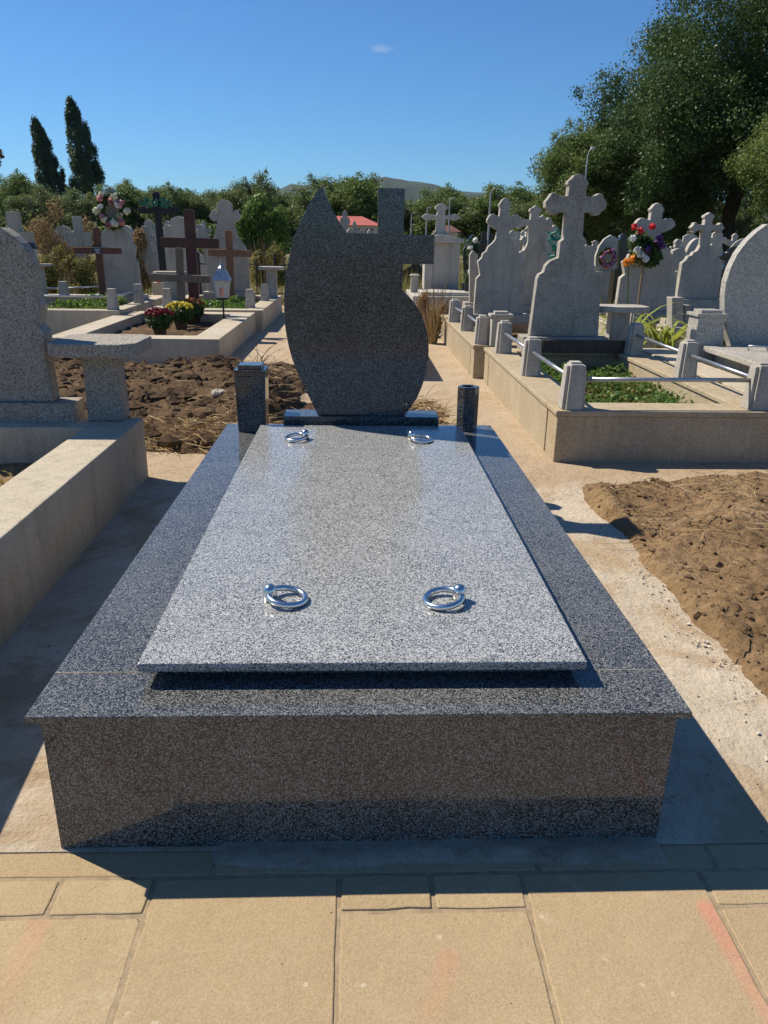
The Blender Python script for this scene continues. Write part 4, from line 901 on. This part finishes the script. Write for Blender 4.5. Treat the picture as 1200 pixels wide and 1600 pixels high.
trace('narrow brown stone pillar left of the stepped headstone', 'stone_pillar', [(734, 472), (734, 398), (739, 391), (747, 398), (750, 472)], 10.0, 0.1, 'stone_dark', 'shaft', 'pillar')
trace('pale rounded headstone with a wreath, right of the tall headstone', 'headstone', [(930, 424), (931, 400), (937, 384), (945, 373), (955, 367), (966, 373), (968, 424)], 14.0, 0.1, 'stone_light')
trace('black round-headed headstone left of the rose bouquet', 'headstone', [(966, 420), (968, 375), (972, 366), (978, 365), (982, 370), (982, 420)], 13.0, 0.1, 'black_stone')
trace('square pale stone block between rose bouquet and clover-cross headstone', 'stone_block', [(1044, 450), (1045, 424), (1066, 424), (1066, 450)], 9.6, 0.3, 'stone', 'block', 'stone block')
trace('upright grey stone post beside the strap-leaved plants', 'stone_post', [(1050, 510), (1050, 465), (1068, 465), (1068, 510)], 6.9, 0.15, 'stone', 'shaft', 'post')
trace('second upright grey stone post touching the strap-leaved plants', 'stone_post', [(1069, 510), (1069, 477), (1080, 477), (1080, 510)], 6.95, 0.12, 'stone_dark', 'shaft', 'post')
border('grave_border', 'pale grave border before the clean clover-cross headstone', 3.95, 5.2, 6.9, 9.2, h=0.38, cw=0.16, mat='stone_light', sz=0.2, coping=False, ph=0.2, posts=((4.05, 7.0, 0), (4.85, 7.0, 0)), rails=((0, 1),))
border('grave_border', 'grave border round the headstone behind the rose bouquet', 2.85, 3.9, 6.9, 9.0, h=0.3, cw=0.16, mat='curb', sz=0.2, coping=False, ph=0.2, posts=((2.95, 7.0, 0),))
border('grave_border', 'grave border round the clover-cross headstone behind the stepped one', 1.9, 3.1, 8.6, 10.6, h=0.28, cw=0.16, mat='curb', sz=0.15, coping=False)
# flowers at the black headstone
fb = at(742, 425, 12.2); fx = empty('flower_heap', (fb.x, 12.2, 0.3), 'heap of dark and white flowers before the black headstone', 'flowers')
MB().box(-0.16, 0.16, -0.1, 0.1, -0.3, 0.18).build('stand', 'black_stone', fx)
leaf_obj('greenery', [((0, 0, 0.28), (0.2, 0.15, 0.12)), ((0.02, 0, 0.5), (0.16, 0.12, 0.14)), ((-0.05, 0.1, 0.75), (0.12, 0.1, 0.16))], 900, 0.04, 'leaf_poplar', fx, 91)
blooms(fx, [(0.12, -0.12, 0.24), (-0.1, -0.1, 0.36), (0.05, -0.12, 0.42), (-0.04, -0.08, 0.6), (0.08, -0.1, 0.55), (-0.1, 0, 0.75), (-0.02, 0, 0.86)], 0.05, 'fl_white', 'bloom', 92)
# grave lamp with dark roof on a pillar at left
gl = at(53, 412, 9.2); ge = empty('grave_lantern', (gl.x, 9.2, 0), 'dark-roofed grave lantern on a stone pillar behind the rough headstone', 'lantern')
zt = gl.z; 
MB().box(-0.1, 0.1, -0.08, 0.08, -0.02, zt-0.03).build('pillar', 'stone', ge, bevel=0.006)
MB().box(-0.05, 0.2, -0.12, 0.12, zt-0.0295, zt).build('shelf', 'stone', ge, bevel=0.004)
MB().add(fr(0.055, 0.04, -0.05, 0.05, zt+.0005, zt+0.05), BF).build('lantern_foot', 'iron', ge)
MB().add(fr(0.04, 0.05, -0.045, 0.045, zt+.0505, zt+0.18), BF).build('lantern_glass', 'lampglass', ge)
MB().add(fr(0.06, 0.012, -0.055, 0.055, zt+.1805, zt+0.26), BF).build('lantern_roof', 'iron', ge)
# iron fence
fe = empty('iron_fence', (-1.8, 12.4, 0), 'low black iron fence behind the bell-shaped headstone', 'fence')
for i in range(12): MB().tube([(-0.9+0.16*i, 0, 0), (-0.9+0.16*i, 0, 0.78 if i % 4 else 0.9)], 0.009 if i % 4 else 0.022, 6).build('bar' if i % 4 else 'fence_post', 'iron', fe)
for z_ in (0.25, 0.72): MB().tube([(-0.92, 0, z_), (0.9, 0, z_)], 0.012, 6).build('fence_rail', 'iron', fe)
# green ribbon wreath behind tall headstone
gr_ = at(869, 385, 9.2); gw = empty('ribbon_wreath', (gr_.x, 9.2, 0), 'green ribbon wreath hanging behind the left shoulder of the tall headstone', 'wreath')
mb = MB(); random.seed(9)
for i in range(60):
    p0 = Vector((random.gauss(0, 0.06), random.gauss(0, 0.04), gr_.z+random.gauss(0, 0.09))); p1 = p0+Vector((random.uniform(-.08, .08), random.uniform(-.05, .05), random.uniform(-.08, .08)))
    mb.tube([p0, (p0+p1)/2+Vector((0.02, -.03, 0)), p1], 0.012, 4)
mb.build('ribbon', 'ribbon', gw); MB().tube([(0, 0, -0.02), (0, 0, gr_.z)], 0.012, 5).build('stake', 'iron', gw)

# far gravestones, many; each its own thing
random.seed(31)
far_lab = {
 'L': ('small pale gravestone in the far rows between the wooden crosses', 'far gravestones on the left'),
 'C': ('small gravestone far back beside the red-roofed house', 'far gravestones in the middle'),
 'R': ('small pale gravestone in the far rows in front of the dark trees', 'far gravestones on the right'),
 'W': ('white gravestone in the far row between the two clover crosses', 'far white gravestones')}
def far(k, px, py_top, Y, hw, prof, mat='stone_light'):
    p_ = at(px, py_top, Y); lab, gp_ = far_lab[k]
    headstone(lab, prof, p_.x, Y, 0.0, hw, max(0.5, p_.z), 0.12, mat, 0.0, random.uniform(-.25, .25), 0, gp_, 'gravestone')
for px, py, Y in ((232, 343, 19), (246, 347, 22), (262, 345, 20), (276, 350, 24), (283, 345, 21), (312, 350, 22), (318, 345, 25), (225, 352, 17), (290, 352, 18), (196, 352, 21), (98, 352, 24), (20, 348, 20)):
    far('L', px, py, Y, random.uniform(.28, .42), random.choice(['bell', 'step', 'clover', 'round']), random.choice(['stone_light', 'stone', 'stone_light']))
for px, py, Y in ((539, 328, 26), (554, 345, 24), (566, 358, 28), (578, 358, 27), (546, 357, 22)):
    far('C', px, py, Y, random.uniform(.2, .3), random.choice(['bell', 'step', 'round']), 'stone')
for i, px in enumerate(range(792, 880, 9)):
    far('W', px, 362+random.uniform(-4, 5), random.uniform(19, 24), random.uniform(.22, .34), random.choice(['bell', 'clover', 'round', 'clover']), 'stone_light')
for i, px in enumerate(list(range(905, 1200, 22))):
    far('R', px+random.uniform(-4, 4), 368+random.uniform(-10, 12), random.uniform(16, 25), random.uniform(.28, .48), random.choice(['bell', 'clover', 'clover', 'step', 'round']), random.choice(['stone_light', 'stone_light', 'stone_light', 'stone']))
for i, (px, py, Y) in enumerate(((1190, 380, 15), (1150, 385, 14), (1060, 388, 14.5), (1030, 372, 15), (915, 384, 15.5), (1090, 372, 18), (700, 372, 22), (780, 374, 20), (770, 366, 26), (650, 398, 19), (655, 372, 30), (670, 374, 26))):
    far('R' if px > 800 else 'W' if False else 'R', px, py, Y, random.uniform(.3, .42), random.choice(['bell', 'round', 'step']), random.choice(['stone_light', 'stone', 'black_stone']))

# ------------------------------------------------------------------ house and lamp posts
hY = 44.0; c = at(556, 350, hY); hb_ = empty('house', (c.x, hY, 0), 'low white house with a red roof seen past the headstone', 'house')
e1 = at(566, 337, hY).z; e0 = at(556, 352, hY).z
link('wall', MB().box(-1.3, 1.2, 0, 3.0, -0.05, e0-0.02).mesh('wall'), 'plaster', hb_)
rm = MB().add([(-1.55, -0.3, e0), (1.5, -0.3, e0), (1.5, 3.3, e0), (-1.55, 3.3, e0), (-1.1, 1.5, e1), (0.35, 1.5, e1)], [(0, 1, 5, 4), (1, 2, 5), (2, 3, 4, 5), (3, 0, 4), (3, 2, 1, 0)])
ro = rm.build('roof', 'roof', hb_)
for x_ in (-0.9, -0.1, 0.6): MB().box(x_, x_+0.35, -0.03, -0.002, 0.8, 1.6).build('window', 'black_stone', hb_)
h2 = at(700, 362, 48); hb2 = empty('house', (h2.x, 48, 0), 'small shed with dark red roof behind the pale tomb', 'house')
e0 = h2.z
link('wall', MB().box(-0.55, 0.6, 0, 2.0, -0.05, e0-0.02).mesh('wall'), 'plaster', hb2)
MB().add([(-0.75, -0.25, e0), (0.8, -0.25, e0), (0.8, 2.2, e0), (-0.75, 2.2, e0), (-0.25, 1.0, e0+0.38), (0.3, 1.0, e0+0.38)], [(0, 1, 5, 4), (1, 2, 5), (2, 3, 4, 5), (3, 0, 4), (3, 2, 1, 0)]).build('roof', 'wood_red', hb2)
for px, py, Y, r_, lab in ((767, 297, 26, 0.03, 'tall grey lamp post beside the stepped headstone'), (703, 311, 40, 0.036, 'grey lamp post behind the clover cross of the pale tomb'), (667, 325, 52, 0.042, 'distant lamp post just right of the granite cross'), (643, 333, 56, 0.045, 'most distant lamp post, close to the granite cross'), (919, 236, 15.5, 0.016, 'thin lamp post rising behind the tall weathered headstone')):
    p_ = at(px, py, Y); e = empty('lamp_post', (p_.x, Y, 0), lab, 'lamp post')
    MB().tube([(0, 0, -0.05), (0, 0, p_.z*0.6), (0, 0, p_.z-0.12)], [r_*1.3, r_*1.1, r_*0.8], 8).build('pole', 'galv', e)
    MB().tube([(0, 0, p_.z-0.121), (0.06*r_*16, 0, p_.z-0.02), (0.24*r_*16, 0, p_.z+0.05)], r_*0.6, 6).build('lamp_arm', 'galv', e)
    MB().box(0.2*r_*16, 0.5*r_*16, -0.06, 0.06, p_.z+0.03, p_.z+0.08).build('lamp_head', 'galv', e, bevel=0.01)

# ------------------------------------------------------------------ trees
def tree_meshes(name, h, cr_, base, nb, nl, ls, seed, droop=0.0, shape='round', limbs=7):
    rg = np.random.default_rng(seed); bl = []; cz = (h+base)/2; rz_ = (h-base)/2
    ends = []
    for i in range(nb):
        while True:
            d = rg.uniform(-1, 1, 3)
            if np.linalg.norm(d) < 1: break
        rad = np.linalg.norm(d); d = d*(0.55+0.45*rad)
        wz = 1.0 if shape == 'round' else (1-0.45*max(0, d[2]))
        c_ = np.array([d[0]*cr_*wz*0.85, d[1]*cr_*wz*0.85, cz+d[2]*rz_*0.86])
        k = rg.uniform(0.17, 0.32); bl.append((c_, (cr_*k*1.15, cr_*k*1.15, cr_*k*0.9)))
        ends.append(c_)
    # feathery twigs poking out of the outline
    for i in range(nb):
        d = rg.normal(size=3); d /= np.linalg.norm(d); 
        b_ = bl[rg.integers(0, nb)]; c_ = b_[0]+d*np.array(b_[1])*1.05; k = rg.uniform(0.05, 0.10)
        bl.append((c_, (cr_*k, cr_*k, cr_*k*0.9)))
    P, N = blob_points(bl, nl, rg, 1.6); P = P+rg.normal(size=P.shape)*cr_*0.025; V, F = quads(P, ls, rg, 0.25, 0.5, N*0.6)
    cm = np_mesh(name+'_crown', V, F)
    m = MB(); tr = 0.035*h*0.55+0.03
    m.tube([(0, 0, -0.1), (0.02*h*rg.normal()*0.3, 0, h*0.2), (0.02*h*rg.normal(), 0.02*h*rg.normal(), h*0.5), (0, 0, h*0.82)], [tr*1.25, tr, tr*0.6, tr*0.15], 8)
    for i in range(limbs):
        c_ = ends[i % len(ends)]; z0 = base*0.8+(h-base)*0.35*rg.random()
        m.tube([(0, 0, z0), (c_[0]*0.5, c_[1]*0.5, (z0+c_[2])/2+0.1*rg.random()), tuple(c_)], [tr*0.5, tr*0.3, tr*0.08], 6)
    return cm, m.mesh(name+'_trunk')
def tree(label, x, y, meshes, leaf, s=(1, 1, 1), rz=0, group=None, name='tree', lean=0.0):
    e = empty(name, (x, y, 0), label, 'tree', group, rz); e.scale = s; e.rotation_euler = (0, lean, rz)
    for nm, me, mt in (('crown', meshes[0], leaf), ('trunk', meshes[1], 'bark')):
        o = bpy.data.objects.new(nm, me); COL.objects.link(o); o.parent = e
        if not me.materials: me.materials.append(M[mt])
    return e
# big dark trees on the right
G_ = 'big dark trees at the right'
tree('tallest dark leafy tree at the right edge', 20.5, 30.0, tree_meshes('ta', 15.5, 6.2, 1.4, 130, 200000, 0.055, 101), 'leaf_dark', group=G_, name='leafy_tree')
tree('large dark leafy tree left of the tallest one', 15.2, 31.5, tree_meshes('tb', 12.2, 4.9, 1.3, 120, 170000, 0.055, 102), 'leaf_dark', group=G_, name='leafy_tree')
tree('medium dark leafy tree above the rose bouquet', 12.1, 31.0, tree_meshes('tc', 8.0, 3.1, 1.2, 90, 100000, 0.052, 103), 'leaf_dark', group=G_, name='leafy_tree')
tree('lowest of the dark trees, reaching left behind the tall headstone', 9.4, 33.0, tree_meshes('td', 5.6, 2.3, 1.0, 75, 60000, 0.05, 104), 'leaf_mid', group=G_, name='leafy_tree')
tree('lighter green tree hanging low above the clover-cross headstone', 14.6, 25.5, tree_meshes('te', 5.8, 2.3, 1.35, 65, 55000, 0.048, 105), 'leaf_mid', group=G_, name='leafy_tree')
tree('lighter green tree low at the right margin behind the arched headstone', 18.6, 26.5, tree_meshes('tf', 8.0, 2.9, 1.3, 65, 70000, 0.05, 106), 'leaf_dark', group=G_, name='leafy_tree')
tree('bushy dark tree filling the gap between the medium and the large tree', 13.2, 34.0, tree_meshes('tg', 9.6, 3.6, 1.0, 95, 110000, 0.055, 107), 'leaf_dark', group=G_, name='leafy_tree')
tree('broad low dark tree standing deepest behind the right-hand gravestones', 11.0, 38.0, tree_meshes('th', 6.6, 2.6, 0.6, 70, 60000, 0.06, 108), 'leaf_dark', group=G_, name='leafy_tree')
# poplars
def poplar(px, pyt, Y, wpx, seed, label, lean):
    rg = np.random.default_rng(seed); t_ = at(px, pyt, Y); h = t_.z; wd = wpx/FPX*Y*0.5*1.05; bl = []
    for i in range(230):
        t = rg.random()**0.9; env = wd*max(0.06, (1-t)**0.62)*min(1, 0.55+t*3)*1.2; a = rg.random()*6.28; rr = math.sqrt(rg.random())*0.9
        bl.append(((env*rr*math.cos(a), env*rr*math.sin(a), h*(0.05+0.91*t)), (wd*0.15, wd*0.15, h*0.06)))
    P, N = blob_points(bl, 52000, rg, 1.5); V, F = quads(P, 0.11, rg, 0.6, 0.45, N*0.4)
    m = MB().tube([(0, 0, -0.2), (0, 0, h*0.4), (0, 0, h*0.9)], [0.45, 0.3, 0.06], 8)
    b_ = at(px+lean, 372, Y)
    e = tree(label, b_.x, Y, (np_mesh('poplar_crown', V, F), m.mesh('poplar_trunk')), 'leaf_poplar', name='poplar_tree', lean=math.atan2(t_.x-b_.x, h))
poplar(108, 150, 92, 66, 201, 'taller leaning poplar at the left', 52)
poplar(52, 178, 92, 54, 202, 'shorter leaning poplar nearer the left edge', 54)
# russet tree cut by the left edge
p_ = at(-14, 215, 40); tree('russet tree cut off by the left edge', p_.x-0.75, 40, tree_meshes('tr', p_.z, 1.05, 3.2, 18, 5000, 0.09, 203), 'leaf_russet', name='russet_tree')
# tree belt
protos = [tree_meshes('belt%d' % i, 6.5, 2.9, 0.5, 70, 30000, 0.085, 300+i) for i in range(4)]
pm_ = ['leaf_far', 'leaf_mid', 'leaf_far', 'leaf_far']
belt = [(-20, 283, 70), (18, 262, 66), (48, 285, 60), (85, 292, 68), (135, 288, 60), (185, 280, 66), (205, 277, 74), (238, 278, 70), (265, 282, 64), (300, 292, 72), (330, 293, 66), (352, 290, 76), (385, 258, 58), (408, 285, 66), (440, 296, 70),
        (470, 293, 72), (505, 270, 64), (545, 266, 60), (572, 268, 64), (600, 292, 70), (650, 300, 72), (690, 284, 66), (715, 296, 70), (740, 298, 64), (775, 310, 72), (795, 280, 62), (822, 300, 68), (850, 296, 58), (880, 300, 60), (930, 290, 58), (1000, 280, 56), (1080, 280, 56), (1170, 280, 56)]
random.seed(77)
sides = ['left of the poplars', 'right of the poplars', 'behind the granite headstone', 'right of the granite cross']
for i, (px, py, Y) in enumerate(belt):
    p_ = at(px, py, Y); k = i % 4; wx = random.uniform(0.7, 1.25)
    sd_ = 0 if px < 90 else 1 if px < 380 else 2 if px < 620 else 3
    own = {385: 'tallest tree of the far belt, above the bright green shrub', 18: 'tall tree at far left just outside the poplars', 690: 'tree of the far belt above the clover cross of the pale tomb', 795: 'tree of the far belt rising behind the stepped headstone', 545: 'broad far tree seen through the notch of the granite headstone'}.get(px)
    tree(own or 'green tree in the far belt, '+sides[sd_], p_.x, Y, protos[k], pm_[k], (wx, wx, p_.z/6.5), random.random()*6, 'far tree belt '+sides[sd_], 'belt_tree')
# undergrowth of the belt
rg = np.random.default_rng(5); P = np.stack([rg.uniform(-55, 45, 60000), rg.uniform(55, 80, 60000), 2.6*rg.random(60000)**1.3], 1)
P[:, 2] *= 0.6+0.5*np.sin(P[:, 0]*0.9)*np.sin(P[:, 0]*0.37+1)
V, F = quads(P, 0.17, rg, 0.3); props(link('undergrowth', np_mesh('undergrowth', V, F), 'leaf_mid'), 'green undergrowth below the far tree belt', 'undergrowth', kind='stuff')
# dry grass of the far burial ground
rg = np.random.default_rng(6); n = 26000
P = np.stack([rg.uniform(-14, 14, n), rg.uniform(12, 34, n), np.zeros(n)], 1)
a = rg.uniform(0, 6.28, n); l = rg.uniform(0.12, 0.5, n)*(0.5+0.5*np.abs(np.sin(P[:, 0]*0.8)+np.sin(P[:, 1]*0.5))); t = np.stack([np.cos(a)*0.35*l, np.sin(a)*0.35*l, l], 1); s_ = np.stack([-np.sin(a), np.cos(a), a*0], 1)*0.012
V = np.stack([P-s_, P+s_, P+t], 1).reshape(-1, 3); props(link('dry_grass', np_mesh('dry_grass', V, np.arange(3*n).reshape(-1, 3)), 'leaf_olive'), 'dry yellow grass between the far graves', 'grass', kind='stuff')

# ------------------------------------------------------------------ air
hz = MB().box(-1480, 1480, -85, 1945, -1.2, 128).build('haze', None); props(hz, 'thin blue summer haze over the whole cemetery', 'haze', kind='stuff')
hm = bpy.data.materials.new('haze'); hm.use_nodes = True; t = hm.node_tree; t.nodes.clear()
pv = t.nodes.new('ShaderNodeVolumePrincipled'); pv.inputs['Color'].default_value = (0.55, 0.74, 1.0, 1); pv.inputs['Density'].default_value = 0.00006; pv.inputs['Anisotropy'].default_value = 0.2
ou = t.nodes.new('ShaderNodeOutputMaterial'); t.links.new(pv.outputs[0], ou.inputs['Volume']); hz.data.materials.append(hm)
